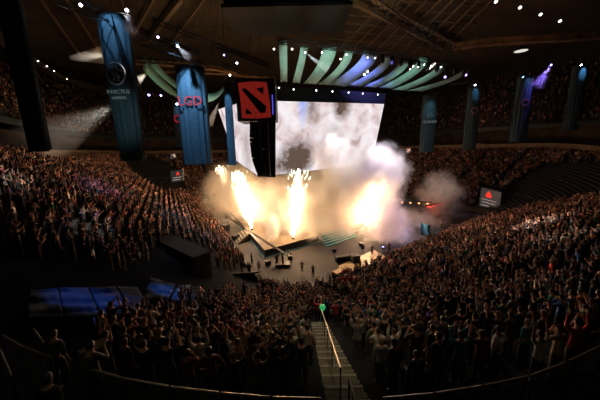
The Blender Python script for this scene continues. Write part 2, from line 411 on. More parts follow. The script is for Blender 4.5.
for ri,rw in enumerate(rows):
    mem=[j for j in near if int(pts[j,4])==rw]
    for side in(-1,1):
        ms=sorted([j for j in mem if (pts[j,0]-1.15)*side>0],key=lambda j:abs(pts[j,0]-1.15))
        for q,j in enumerate(ms):
            ci=rng.choice(len(SHC),p=SW); pi=random.choices(range(10),PW)[0]
            x,y,z,a=pts[j,:4]; rr=a+random.uniform(-.35,.35); lg=random.random()<.35
            lab='person in %s %s %s, %s %s of the stairs, %s row from the railing'%(SHC[ci][0],'long sleeves' if lg else 'shirt',POSES[pi][0],ordw(q+1),'left' if side<0 else 'right',ordw(ri+1))
            if len(lab.split())>16: lab='%s-clad person %s, %s %s of stairs, %s row from railing'%(SHC[ci][0].replace(' ','-'),POSES[pi][0].replace('both ',''),ordw(q+1),'left' if side<0 else 'right',ordw(ri+1))
            put_person((x,y,z),rr,pi,SHC[ci][1],random.choice(SK)[0],random.choice(HC),random.choice(TC),lab,'audience standing in the nearest rows',random.uniform(.92,1.06),lg)
            if POSES[pi][1]['sit']:
                ax=math.cos(rr);ay=math.sin(rr)
                put_seat((x-ax*.02,y-ay*.02,z),rr,'dark folding seat under the %s person %s of the stairs, %s row from railing'%(ordw(q+1),'left' if side<0 else 'right',ordw(ri+1)),'folding seats of the nearest rows')
# the rest of the crowd
def crowd_mesh(name,sel,tpls,label,pw=None,dim=1.0):
    Vs=[];Cs=[];lv=[];ln=[];off=0
    pre=[]
    for v,f,c in tpls:
        pre.append((v,np.array([len(q) for q in f]),np.array([i for q in f for i in q]),c))
    for j in sel:
        ti=random.choices(range(len(pre)),pw)[0]; v,n,fi,c=pre[ti]; x,y,z,a=pts[j,:4]; a=a-PI/2+random.uniform(-.4,.4); sc=random.uniform(.92,1.07)
        ca,sa=math.cos(a)*sc,math.sin(a)*sc
        w=np.stack([v[:,0]*ca-v[:,1]*sa+x,v[:,0]*sa+v[:,1]*ca+y,v[:,2]*sc+z],1); Vs.append(w)
        ci=rng.choice(len(SHC),p=SW); pal=np.array([random.choice(SK)[0],SHC[ci][1],random.choice(TC),random.choice(HC)]); Cs.append(pal[c]*np.array([1.08,.95,.9])*(dim*.8 if random.random()<.8 else 1.9*dim)); lv.append(fi+off); ln.append(n); off+=len(v)  # zone dimness and random highlights are painted into the figure colours
    Vs=np.concatenate(Vs);Cs=np.concatenate(Cs);lv=np.concatenate(lv);ln=np.concatenate(ln)
    me=D.meshes.new(name); me.vertices.add(len(Vs)); me.vertices.foreach_set('co',Vs.astype('f').ravel()); me.loops.add(len(lv)); me.loops.foreach_set('vertex_index',lv.astype('i'))
    me.polygons.add(len(ln)); st=np.concatenate([[0],np.cumsum(ln)[:-1]]); me.polygons.foreach_set('loop_start',st.astype('i')); me.update(calc_edges=True)
    ca=me.color_attributes.new('col','FLOAT_COLOR','POINT'); ca.data.foreach_set('color',np.concatenate([Cs,np.ones((len(Cs),1))],1).astype('f').ravel())
    me.materials.append(CROWD); o=D.objects.new(name,me); C.objects.link(o); return tag(o,label,'crowd',kind='stuff')
rest=[j for j in idx if j not in nearset]
midr=[j for j in rest if dist[j]<62 and pts[j,5]==0]; far=[j for j in rest if not(dist[j]<62) and pts[j,5]==0]; upr=[j for j in rest if pts[j,5]==1]
print('people',len(near),len(midr),len(far),len(upr))
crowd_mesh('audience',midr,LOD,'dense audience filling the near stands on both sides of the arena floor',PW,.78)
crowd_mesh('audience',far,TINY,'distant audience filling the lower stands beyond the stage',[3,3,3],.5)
crowd_mesh('audience',upr,TINY,'faint audience in the dark upper deck under the roof',[5,1,2],.42)  # colours darkened to stand for the shade of the upper deck
# ------------------------------------------------------------------ roof
def vplane(px,py,p0,dx,dy):           # pixel ray hits the vertical plane through p0 along (dx,dy)
    r=ray(px,py); n=(-dy,dx); t=(n[0]*p0[0]+n[1]*p0[1])/(n[0]*r[0]+n[1]*r[1]); return Vector((r[0]*t,r[1]*t,r[2]*t+CH))
RZ=48.0
mb=MB(); mb.box((0,60,RZ+.5),(330,330,1)); struct('ceiling',mb,ROOFM)
def beam(a,b,w,z=RZ-1.0,m=BEAMM,h=None,name='trim'): 
    mb=MB(); mb.bar(PZ(*a,z),PZ(*b,z),w,h or w*1.5); return struct(name,mb,m)
for k,(a,b,w) in enumerate([((38,-4),(82,58),.45),((64,-4),(100,52),.4),((182,-3),(148,40),.8),((154,-2),(118,62),.4),((205,-3),(170,45),.35),((120,-5),(135,40),.35),
     ((344,-3),(448,50),.7),((372,-4),(460,44),1.0)]): beam(a,b,w,name='trim_%d'%(k+1))
mb=MB()                                # purlins of the centre roof panel
for k in range(9):
    x0=334+k*13; mb.bar(PZ(x0,54,RZ-.5),PZ(x0+62,-8,RZ-.5),.3,.4)
struct('trim_20',mb,BEAMM)
mb=MB()
for k in range(7): mb.bar(PZ(318+k*4,46-k*8,RZ-.2),PZ(455+k*6,60-k*9,RZ-.2),.18,.3)
struct('trim_21',mb,BEAMM)
mb=MB()
for k in range(14): mb.bar(PZ(165+k*7,62,RZ-.3),PZ(168+k*7.6,-8,RZ-.3),.16,.3)
struct('trim_22',mb,mat('purlin_brown',(.10,.065,.04),.8))
def gallery(path,z,h,name,m):
    mb=MB(); 
    for a,b in zip(path[:-1],path[1:]):
        A=PZ(*a,z);B=PZ(*b,z); mb.bar(A,B,1.6,.15); mb.bar(A+Vector((0,0,h/2)),B+Vector((0,0,h/2)),.15,h)
    return struct(name,mb,m)
GALM=mat('gallery_tan',(.35,.19,.09),.8,noise=(.4,(.12,.06,.03)))
gallery([(452,50),(478,46),(520,43),(560,41),(640,36)],41,1.5,'trim_30',GALM)
gallery([(-20,20),(12,50),(32,62),(62,80),(95,91),(128,93)],40,1.6,'trim_31',mat('gallery_dark',(.06,.045,.035),.8))
gallery([(130,64),(170,66),(215,70),(240,74)],38,1.0,'trim_32',GALM)
gallery([(165,72),(220,74),(275,79)],40,.6,'trim_33',GALM)
gallery([(450,86),(520,77),(600,68)],44,1.0,'trim_34',mat('rear_gallery',(.07,.06,.05),.8))
# ------------------------------------------------------------------ trusses
def truss_mb(a,b,s=.6,chord=.05,seg=1.2):
    a=Vector(a);b=Vector(b); t=(b-a); L=t.length; t.normalize(); x=t.cross(Vector((0,0,1))).normalized(); z=Vector((0,0,1))
    mb=MB(); cs=[(x*i+z*j)*s/2 for i,j in((-1,-1),(1,-1),(1,1),(-1,1))]
    for c in cs: mb.bar(a+c,b+c,chord*1.4)
    n=max(2,int(L/seg))
    for k in range(n):
        p=a+t*L*k/n; q=a+t*L*(k+1)/n
        for c,e in((0,1),(1,2),(2,3),(3,0)): mb.bar(p+cs[c],q+cs[e],chord)
    return mb
def lamp(name,pos,aim,label,cat='lamp',group=None,r=.18,col=(1,.95,.9),s=14,L=.45):
    r=r*.62; s=s*.4
    t=thing(name,label,cat,pos,0,group); d=(Vector(aim)-Vector(pos)).normalized(); q=d.to_track_quat('Z','Y').to_matrix()
    h=MB(); h.lathe([(r*.55,-L),(r*.8,-L*.8),(r,0),(r*1.05,.02)],(0,0,0),12,q); o=obj('housing',h,BLK); o.parent=t
    l=MB(); l.lathe([(.001,.025),(r*.92,.03),(r*.7,.06),(.001,.075)],(0,0,0),12,q); o=obj('lens',l,emis('lens_glow',col,s,False)); o.parent=t
    y=MB(); y.tube([(r*1.2,0,-.1),(r*1.2,0,.42),(-r*1.2,0,.42),(-r*1.2,0,-.1)],.02,5); o=obj('yoke',y,STEEL); o.parent=t
    return t
def spot(pos,aim,col,e,ang,blend=.5,r=.1):
    l=D.lights.new('spot','SPOT'); l.color=col; l.energy=e; l.spot_size=math.radians(ang); l.spot_blend=blend; l.shadow_soft_size=r
    o=D.objects.new('spot_light',l); C.objects.link(o); o.location=pos; o.rotation_euler=(Vector(aim)-Vector(pos)).to_track_quat('-Z','Y').to_euler(); return o
def point(pos,col,e,r=.5):
    l=D.lights.new('point','POINT'); l.color=col; l.energy=e; l.shadow_soft_size=r; o=D.objects.new('point_light',l); C.objects.link(o); o.location=pos; return o
def truss(a,b,label,s=.7,group=None): 
    return tag(obj('lighting_truss',truss_mb(a,b,s),DARKTRUSS),label,'truss',group)
# ------------------------------------------------------------------ screens
APX=PY(262,100.6,46); RT=PY(384,104,56.3); dxy=((RT-APX).x,(RT-APX).y)
RS=[vplane(262,100.6,APX,*dxy),vplane(384,104,APX,*dxy),vplane(371.5,163.5,APX,*dxy),vplane(262,176.5,APX,*dxy)]
LT=PY(218.5,109.5,54); ldx=((APX-LT).x,(APX-LT).y)
LS=[vplane(218.5,109.5,LT,*ldx),vplane(258,97,LT,*ldx),vplane(260,177,LT,*ldx),vplane(236,160.5,LT,*ldx)]
def screen_mat(flip):
    m=D.materials.new('led_screen_picture'); m.use_nodes=True; nt=m.node_tree; nt.nodes.clear(); N=nt.nodes.new; lk=nt.links.new
    uv=N('ShaderNodeUVMap'); uv.uv_map='UVMap'; sp=N('ShaderNodeSeparateXYZ'); lk(uv.outputs[0],sp.inputs[0])
    def mth(op,a,b=None,c=None,clamp=False):
        n=N('ShaderNodeMath'); n.operation=op; n.use_clamp=clamp
        for i,v in enumerate((a,b,c)):
            if v is None: continue
            if isinstance(v,(int,float)): n.inputs[i].default_value=v
            else: lk(v,n.inputs[i])
        return n.outputs[0]
    u,v=sp.outputs[0],sp.outputs[1]
    def noise(s,d,w=0,sx=1):
        mp=N('ShaderNodeMapping'); mp.inputs['Scale'].default_value=(sx,1,1); mp.inputs['Location'].default_value=(w,w,0); lk(uv.outputs[0],mp.inputs[0])
        n=N('ShaderNodeTexNoise'); n.inputs['Scale'].default_value=s; n.inputs['Detail'].default_value=d; n.inputs['Distortion'].default_value=.6; lk(mp.outputs[0],n.inputs['Vector']); return n.outputs['Fac']
    def blob(cu,cv,ru,rv):
        a=mth('DIVIDE',mth('SUBTRACT',u,cu),ru); b=mth('DIVIDE',mth('SUBTRACT',v,cv),rv); return mth('SUBTRACT',1,mth('SQRT',mth('ADD',mth('MULTIPLY',a,a),mth('MULTIPLY',b,b))),clamp=True)
    nn=noise(4.5,8,2.2,1.9); nf=noise(16,6,5.1,2)
    if flip: dk=mth('MULTIPLY',blob(.5,.3,.3,.5),.5)
    else:
        dk=mth('ADD',mth('MULTIPLY',blob(.27,.22,.19,.34),1.9),mth('MULTIPLY',blob(.61,.95,.10,.25),1.6))
        dk=mth('ADD',dk,mth('MULTIPLY',blob(.55,.3,.12,.45),1.15)); dk=mth('ADD',dk,mth('MULTIPLY',blob(.36,.9,.07,.3),.9)); dk=mth('ADD',dk,mth('MULTIPLY',blob(.03,.1,.16,.2),1.3))
    dk=mth('MULTIPLY',dk,mth('MULTIPLY_ADD',nf,1.2,mth('SUBTRACT',mth('MULTIPLY',nn,1.2),.4)),clamp=True)
    dk=mth('MULTIPLY',dk,1.15,clamp=True)
    base=N('ShaderNodeValToRGB'); e=base.color_ramp.elements; e[0].position=.3; e[0].color=(.55,.40,.38,1); e[1].position=.62; e[1].color=(1,.93,.96,1); lk(nn,base.inputs[0])
    e2=base.color_ramp.elements.new(.45); e2.color=(.86,.72,.74,1)
    mx=N('ShaderNodeMix'); mx.data_type='RGBA'; lk(dk,mx.inputs[0]); lk(base.outputs[0],mx.inputs[6]); mx.inputs[7].default_value=(.14,.09,.07,1)
    bl=mth('MULTIPLY',blob(.29,1,.05,.4),.9,clamp=True); m2=N('ShaderNodeMix'); m2.data_type='RGBA'; lk(bl,m2.inputs[0]); lk(mx.outputs[2],m2.inputs[6]); m2.inputs[7].default_value=(.3,.45,1,1)
    em=N('ShaderNodeEmission'); lk(m2.outputs[2],em.inputs[0]); em.inputs[1].default_value=.95; o=N('ShaderNodeOutputMaterial'); lk(em.outputs[0],o.inputs[0]); return m
def screen(q,label,m):
    nrm=(q[1]-q[0]).cross(q[3]-q[0]).normalized()
    if nrm.y>0: nrm=-nrm
    t=thing('led_screen',label,'screen',tuple(q[3]))
    me=D.meshes.new('display_panel'); f=[p+nrm*.05 for p in (q[3],q[2],q[1],q[0])]; b=[p-nrm*.1 for p in (q[3],q[2],q[1],q[0])]
    me.from_pydata([tuple(p) for p in f+b],[],[(0,1,2,3),(7,6,5,4),(0,4,5,1),(1,5,6,2),(2,6,7,3),(3,7,4,0)]); me.materials.append(m); me.materials.append(BLK)
    uvl=me.uv_layers.new(name='UVMap'); UV=[(0,0),(1,0),(1,1),(0,1)]
    for p in me.polygons:
        if p.index: p.material_index=1
        for li in p.loop_indices: uvl.data[li].uv=UV[me.loops[li].vertex_index%4]
    obj('display_panel',me,None,t)
    fr=MB(); q2=[p-nrm*.35 for p in q]
    fr.slab(q2,-nrm,.5); obj('rear_housing',fr,BLK,t)
    ed=MB()
    for a,b_ in zip(q,q[1:]+q[:1]): ed.bar(a-nrm*.1,b_-nrm*.1,.22,.22)
    obj('bezel',ed,BLK,t); return t
screen(RS,'huge glowing main screen showing bright smoke, right of the hanging black speaker tower',screen_mat(0))
screen(LS,'angled side screen seen edge-on, left of the hanging black speaker tower',screen_mat(1))
# header above the screens
U3=Vector((0,0,1)); ur=(RS[1]-RS[0]); ur.z=0; ur.normalize(); nr_=Vector((ur.y,-ur.x,0)); nr_=nr_ if nr_.y<0 else -nr_
h=MB(); A=vplane(262,84,APX,*dxy); B=vplane(386,93.5,APX,*dxy); h.slab([RS[0],RS[1],Vector((B.x,B.y,B.z)),A],-nr_,1.2); tag(obj('screen_header',h,BLK),'black header box running along the top edge of the main screen','header')
# ------------------------------------------------------------------ sign tower
p0=PY(237,83,43); p1=PY(269.5,83,43); pb=PY(239,119,43)
ux=(p1-p0).normalized(); W=(p1-p0).length; H=p0.z-pb.z; dn=Vector((0,0,-1))
t=thing('logo_sign','black hanging box with a glowing red square sign crossed by a dark diagonal bar','sign',tuple((p0+p1)/2))
ctr=(p0+p1)/2+Vector((0,2.8,-H/2)); b=MB(); b.box(ctr+Vector((.25,0,.2)),(W+1.1,5.4,H+1.0)); obj('casing',b,BLK,t,bevel=.06)
fy=p0.y-.02
def sq(u,v): return Vector((p0.x+.15+u*(W-.1),fy,p0.z-v*H))
fc=MB(); fc.slab([sq(.0,.0),sq(.47,-.03),sq(.9,.0),sq(.97,.5),sq(1.0,.97),sq(.55,1.0),sq(.06,.98),sq(.05,.5)],Vector((0,-1,0)),.1); obj('sign_face',fc,REDM,t)
dg=MB(); dg.slab([sq(.10,.17),sq(.22,.15),sq(.86,.66),sq(.82,.84),sq(.66,.85)],Vector((0,-1,0)),.14); obj('diagonal_bar',dg,BLKM,t)
dg=MB(); dg.slab([sq(.56,.17),sq(.80,.13),sq(.78,.34)],Vector((0,-1,0)),.14); obj('corner_mark',dg,BLKM,t)
dg=MB(); dg.slab([sq(.22,.70),sq(.42,.87),sq(.18,.87)],Vector((0,-1,0)),.14); obj('corner_mark',dg,BLKM,t)
dg=MB(); dg.box(p1+Vector((.35,-.05,-H*.6)),(.12,.1,H*.55)); obj('edge_light',dg,emis('blue_edge',(.12,.12,.9),1.0),t)
# line arrays hanging under the sign
def line_array(path,w,label,lit=False,dep=1.0,n=12):
    t=thing('line_array',label,'speaker',tuple(path[0]),0,'line arrays hanging under the sign box' if False else None)
    P=[]; L=[0]
    for a,b in zip(path[:-1],path[1:]): L.append(L[-1]+(b-a).length)
    for k in range(n+1):
        s=L[-1]*k/n; i=max(j for j in range(len(L)) if L[j]<=s+1e-6); i=min(i,len(path)-2); P.append(path[i].lerp(path[i+1],(s-L[i])/(L[i+1]-L[i])))
    f=MB(); f.bar(P[0]+Vector((-w/2,0,.15)),P[0]+Vector((w/2,0,.15)),.15,.12); f.bar(P[0]+U3*.1,P[0]+U3*1.6,.06); obj('rigging_frame',f,STEEL,t)
    for k in range(n):
        a,b=P[k],P[k+1]; c=(a+b)/2; hh=(b-a).length*.99; tv=(a-b).normalized(); xa=Vector((1,0,0)); xa=(xa-tv*xa.dot(tv)).normalized(); ya=tv.cross(xa)
        m=Matrix((xa,ya,tv)).transposed(); q=MB(); q.box(c,(w,dep,hh),mtx=m); cab=obj('cabinet',q,BLK,t,bevel=.03)
        if lit and k>2: e=MB(); e.box(c-xa*(w/2+.02),(.04,dep*.7,.07),mtx=m); obj('highlight_strip',e,mat('pale_strip',(.10,.085,.07),.6),cab)  # pale strips painted in as highlights along the cabinet edges
    return t
line_array([PY(255.3,122,42),PY(255,140,42),PY(257,158,42.2),PY(263,175,42.6)],1.5,'curved black line array of speakers, leftmost under the red sign box',True,1.0,14)
line_array([PY(263,121,43),PY(264,150,43),PY(265.5,176,43)],1.6,'straight black line array in the middle under the red sign box',n=12)
line_array([PY(271,121,44),PY(271,150,44),PY(271.3,177,44)],1.45,'straight black line array beside the left edge of the main screen',n=12)
# ------------------------------------------------------------------ banners
def banner(px0,top,px1,bot,wpx,depth,label,pleats=7,cone=.0,rz=0,flat=.45,group='long cloth banners hanging round the arena'):
    T=PY(px0,top,depth); Bz=PY(px1,bot,depth).z; w=wpx/F*(depth*.98+ (CH-T.z)*.0)/1.0*1.02
    t=thing('banner',label,'banner',tuple(T),0,group)
    mb=MB(); n=64; rows=14; Hh=T.z-Bz
    for k in range(rows+1):
        f=k/rows
        for j in range(n):
            a=2*PI*j/n; r=1+.09*math.sin(a*pleats*2)*min(1,f*2)+.02*math.sin(a*5+f*6); ww=w/2*(1-cone*f)
            mb.v.append((T.x+math.cos(a)*ww*r,T.y+math.sin(a)*ww*flat*r,T.z-Hh*f))
    for k in range(rows):
        for j in range(n): mb.f.append((k*n+j,k*n+(j+1)%n,(k+1)*n+(j+1)%n,(k+1)*n+j))
    mb.f.append(tuple(range(n)))
    obj('cloth',mb,BANM,t,True)
    rg=MB(); rr=[(T.x+math.cos(2*PI*j/24)*w*.53,T.y+math.sin(2*PI*j/24)*w*.53*flat,T.z+.05) for j in range(25)]; rg.tube(rr,.05,6,False)
    rg.bar((T.x-w*.5,T.y,T.z+.1),(T.x+w*.5,T.y,T.z+.1),.08); obj('top_ring',rg,STEEL,t)
    hc=MB(); hc.tube([(T.x,T.y,T.z+.1),(T.x,T.y,RZ)],.03,5); obj('hanging_cable',hc,STEEL,t)
    return t,T,w,Hh,flat
B0=banner(6,-10,20,152,20,16,'very dark banner at the far left edge of the hall, partly out of view',cone=.1)
B0b=banner(14,2,29,150,14,17.5,'dark banner just right of the leftmost edge banner')
B1=banner(113,17,127,161,29,28,'long dark teal banner with a white ring emblem, blue light near its top',cone=.25)
B2=banner(189.5,67,198,164,27,40,'bright blue-lit banner with red letters between ring emblem banner and side screen',cone=.05)
B2b=banner(177,100,179,147,10,70,'small distant dim banner with a red round mark behind the blue-lit banner')
B3=banner(227,83,237,165,7,43.5,'narrow blue-lit banner in front of the side screen')
B4=banner(430,95,427,152,13,70,'slim grey-green banner with pale cloud emblem right of the main screen')
B5=banner(475,86,471,150,12,72,'dark banner with dim blue top light, second right of the main screen')
B6=banner(526,76,522,142,15,74,'dark teal banner, third right of the main screen, under purple beam')
B7=banner(581,66,577,130,14,76,'banner under the brightest blue lamp near the right edge of the hall')
def emblem(Bn,frac,kind,txt=None,sc=1.0):
    t,T,w,H,flat=Bn; c=Vector((T.x,T.y-w/2*flat-.13,T.z-H*frac)); r=w*.30*sc
    if kind=='ring':
        mb=MB(); P=[c+Vector((math.cos(a)*r,0,math.sin(a)*r*1.15)) for a in [2*PI*k/28 for k in range(29)]]; mb.tube(P,.06,5,False); obj('ring_emblem',mb,WHITEP,t)
        mb=MB(); mb.tube([c+Vector((x*r,0,z*r)) for x,z in((-.35,-.7),(-.1,-.3),(-.35,.1),(-.55,.5),(-.1,.6),(.25,.75))],.09,5); obj('emblem_stroke',mb,WHITEP,t)
        mb=MB(); mb.tube([c+Vector((x*r,0,z*r)) for x,z in((.65,.25),(.2,.4),(.0,.05),(.3,-.3),(.15,-.75))],.11,5); obj('emblem_stroke',mb,WHITEP,t)
    if kind=='red_ring':
        mb=MB(); P=[c+Vector((math.cos(a)*r,0,math.sin(a)*r)) for a in [.5+5.2*k/20 for k in range(21)]]; mb.tube(P,.16,5); obj('ring_emblem',mb,REDP,t)
    if kind=='cloud':
        CM=mat('cloud_print',(.25,.38,.5),.7)
        for dx,dz,rr in((-.55,-.1,.32),(0,.25,.42),(.5,-.05,.34)):
            mb=MB(); P=[c+Vector((dx*r+math.cos(a)*r*rr,0,dz*r+math.sin(a)*r*rr)) for a in [2*PI*k/14 for k in range(15)]]; mb.tube(P,.06,5,False); obj('cloud_curve',mb,CM,t)
    if kind=='round':
        mb=MB(); P=[c+Vector((math.cos(a)*r*.8,0,math.sin(a)*r*.8)) for a in [2*PI*k/16 for k in range(17)]]; mb.tube(P,.12,5,False); obj('ring_emblem',mb,mat('pink_print',(.4,.2,.22),.7),t)
    if txt:
        for s,dz,size,m in txt: obj('lettering',text_mb(s,size,c+Vector((0,-.02,dz)),(1,0,0),(0,0,1),.03),m,t)
emblem(B1,.385,'ring',[('INVICTUS',.42,-1.65,WHITEP) and ('INVICTUS',-1.65,.50,WHITEP),('GAMING',-2.2,.36,WHITEP)],.95)
emblem(B2,.35,None,[('LGD',0,1.75,REDP)])
emblem(B2b,.4,'red_ring'); emblem(B4,.36,'cloud',[('CLOUD9',-1.5,.85,WHITEP)],.9); emblem(B5,.38,'round'); emblem(B6,.4,'round',None,.8)
BLUE=(.30,.60,1.0)
def blight(Bn,e,f0,f1,off=2.6,col=BLUE,ang=28,dx=0):
    t,T,w,H,fl=Bn; o=Vector((T.x+dx,T.y-w*fl-off,T.z+1.2-H*f0)); spot(o,(T.x,T.y-w*fl*.4,T.z-H*f1),col,e,ang,.8,.08)
blight(B1,2200,-.05,.12,3.0,BLUE,40); blight(B2,15000,-.12,.4,3.4,BLUE,52); blight(B3,9000,-.05,.4,2.0,(.3,.6,1),30); blight(B4,1100,-.03,.4,3.0,(.4,.8,.9),50)
blight(B5,900,-.02,.12,1.5,(.2,.6,1)); blight(B6,700,-.02,.12,1.5,(.2,.5,1)); blight(B7,3200,-.02,.12,1.6,(.2,.55,1)); blight(B0b,300,.35,.75,1.2,(.1,.2,1),30); blight(B2b,900,-.02,.3,2)
# lamps above banners
for k,(x,y,d,c,s,lb) in enumerate([(475,85,70.5,(.6,.8,1),30,'blue-white lamp over the second banner right of the screen'),(551,65,72,(.35,.3,1),30,'purple lamp between the two rightmost banners'),
  (581,65,74,(.6,.8,1),70,'brightest blue-white lamp over the rightmost banner'),(523,77,72,(.3,.6,1),8,'dim blue lamp over the third banner right of the screen'),(158,37,34,(.5,.4,1),30,'violet lamp on the left truss between two banners'),
  (177.5,46,36,(.75,.8,1),50,'white beam lamp on the left truss above the blue-lit banner'),(224,55,38,(.4,.35,1),12,'small violet lamp above the narrow banner'),(237,63,40,(.8,.85,1),40,'white beam lamp above the narrow banner'),(230,75,41,(1,.95,.8),40,'warm lamp just above the narrow banner'),
  (81,5,24,(.9,.9,1),40,'white lamp near the top left of the hall'),(127,10,24,(.85,.85,1),60,'round white lamp above the ring emblem banner'),(133,97,60,(.5,.7,1),60,'blue-white lamp behind the ring emblem banner'),(149,95,62,(.35,.3,1),40,'violet lamp on the far left upper deck'),(161,95.5,62,(.35,.3,1),30,'second violet lamp on the far left upper deck'),
  (177,104,62,(.5,.7,1),40,'pale blue lamp over the small distant banner'),(466,75,60,(.4,.2,1),20,'purple lamp at the right end of the sails'),(445,77,58,(.35,.3,1),25,'violet lamp under the right end of the sails'),(274,49,45,(1,1,1),25,'white lamp behind the leftmost sail')]):
    p=PY(x,y,d); lamp('stage_lamp',p,p+Vector((random.uniform(-.4,.4),-1.2,-1)),lb,r=.22 if d<50 else .4,col=c,s=s,L=.5)
# left ring of floodlights and LED bars
for k,(x,y) in enumerate([(17.5,49.5),(28.5,55.5),(38,61),(47,66),(54,71),(67,79)]):
    p=PZ(x,y,40.5); lamp('floodlight',p,p+Vector((.5,-1,-.8)),'white floodlight, %s from the left along the curved left gallery'%ORD[k],'floodlight','floodlights on the left gallery',r=.34-.03*k,col=(1,.95,.88),s=24)
for k,(x,y) in enumerate([(496,1.5),(520,7.5),(540.5,14.5),(560,21)]):
    p=PZ(x,y,44); lamp('floodlight',p,p+Vector((-.3,-1,-1)),'white floodlight, %s from the left high under the right roof'%ORD[k],'floodlight','floodlights under the right roof',r=.5,col=(1,.97,.95),s=9,L=.8)
def ledbar(x,y,z,n,dx,dy,lb,s=10,r=.24,col=(1,.93,.85)):
    p=PZ(x,y,z); t=thing('lamp_bar',lb,'lamp',tuple(p)); A=PZ(x-dx*n/2,y-dy*n/2,z); B=PZ(x+dx*n/2,y+dy*n/2,z); b=MB(); b.bar(A+U3*.35,B+U3*.35,.25,.3); obj('bar_housing',b,BLK,t)
    for k in range(n):
        c=A.lerp(B,(k+.5)/n); m=MB(); m.ball(c,r,6); obj('bulb',m,emis('bulb_glow',col,s,False),t)
ledbar(38.5,86,40,5,2.2,.5,'short bar of five white lamps under the far left gallery',7,.22); ledbar(94,95,40,5,2.0,.2,'short bar of white lamps left of the ring emblem banner',7,.25)
ledbar(504,83,44,8,2.0,-.1,'long bar of white lamps on the rear gallery right of centre',6,.32); ledbar(457,88.5,44,5,2,0,'short bar of white lamps right of the sails',6,.32); ledbar(592,70,40,2,4,0,'pair of white lamps by the right edge of the hall',12,.35)
ledbar(412,68,40,2,3,-3,'pair of slanting white tubes above the sails',4,.3); ledbar(432,66,40,3,2.5,-2,'row of slanting white tubes right of the sails',4,.35); ledbar(366,73,38,2,3,-3,'bright tube seen between the middle sails',6,.3)
t=thing('oval_lamp','large pale oval lamp glowing under the right roof','lamp',tuple(PZ(521,51,44))); c=PZ(521,51,44)
m=MB(); m.lathe([(.3,1.2),(1.0,.9),(1.7,.15),(1.75,0)],c,20); obj('dish',m,BLK,t); m=MB(); m.lathe([(.01,-.1),(1.2,-.06),(1.65,0),(.01,.1)],c,20); obj('lens',m,emis('oval_glow',(1,.95,.85),.75,False),t)
m=MB(); m.tube([c+U3,Vector((c.x,c.y,max(c.z+1.05,RZ-.02)))],.05,5); obj('rod',m,STEEL,t)
# ------------------------------------------------------------------ sails
SAILS=[((283,40),8.5,(284,82),6.5),((304.5,46),7,(296,83),7.5),((329.5,47),14,(309.5,84),12.5),((349,51),8,(323,84.5),10),((371,51),14,(335,86),20),((389,55),7.5,(354,86),14),((405,60),8.5,(369.5,87),12),((424,57),9,(385,88),14),((443,63),9,(398,90),13),((468,67),5,(414,91),14)]
SM2=mat('sail_cloth_violet',(.22,.22,.50),.85,noise=(.8,(.16,.17,.38)))
for k,(tp,tw,bt,bw) in enumerate(SAILS):
    dt=40+k*1.2; db=46.5+k*1.15; n=14; mb=MB()
    a0=Vector(tp);a1=Vector(bt)
    rowsv=[]
    for q in range(n+1):
        f=q/n; bow=math.sin(f*PI)*.10
        ang=(bt[0]-tp[0]); x=tp[0]+(bt[0]-tp[0])*(f**(1.5 if k>1 else 1)); y=tp[1]+(bt[1]-tp[1])*(f**(1/1.18)); dd=dt+(db-dt)*f; w=tw+(bw-tw)*f
        sl=.18*min(1,k/4)
        L=PY(x-w/2,y-w*sl*.2,dd); Rr_=PY(x+w/2,y+w*sl*.2,dd+.4*w/8); mid=(L+Rr_)/2+Vector((0,.18,0))
        rowsv.append((L,mid,Rr_))
    for r3 in rowsv: mb.v+=[tuple(p) for p in r3]
    for q in range(n):
        for s_ in(0,1): mb.f.append((q*3+s_,q*3+s_+1,q*3+s_+4,q*3+s_+3))
    t=thing('fabric_sail','pale green cloth sail draped from the truss, %s from the left above the main screen'%ORD[k],'sail',tuple(rowsv[0][1]),0,'cloth sails above the main screen')
    o=obj('cloth',mb,SAILM,t,True); sd=o.modifiers.new('s','SOLIDIFY'); sd.thickness=.03
    hb=MB(); hb.bar(rowsv[0][0]+U3*.05,rowsv[0][2]+U3*.05,.12); obj('top_batten',hb,STEEL,t); hb=MB(); hb.bar(rowsv[-1][0],rowsv[-1][2],.1); obj('bottom_batten',hb,STEEL,t)
for k,(tp,bt,w0,w1,dt,db) in enumerate([((143,62),(178,96),16,5,50,58),((150,60),(186,92),10,5,51,58),((226,86),(208,98),3,9,48,44)]):
    mb=MB(); n=10
    for q in range(n+1):
        f=q/n; x=tp[0]+(bt[0]-tp[0])*f; y=tp[1]+(bt[1]-tp[1])*f+math.sin(f*PI)*3; w=w0+(w1-w0)*f; d=dt+(db-dt)*f
        mb.v+=[tuple(PY(x,y-w/2,d)),tuple(PY(x,y+w/2,d+.3))]
    for q in range(n): mb.f.append((q*2,q*2+1,q*2+3,q*2+2))
    o=obj('fabric_sail',mb,SAILM if k==2 else mat('sail_cloth_dark',(.10,.2,.15),.9),None,True); sd=o.modifiers.new('s','SOLIDIFY'); sd.thickness=.03
    tag(o,['large dark green cloth sail strip at the left, behind the blue-lit banner','second dark green cloth strip overlapping the large left one','short pale green cloth strip between blue-lit and narrow banners'][k],'sail')
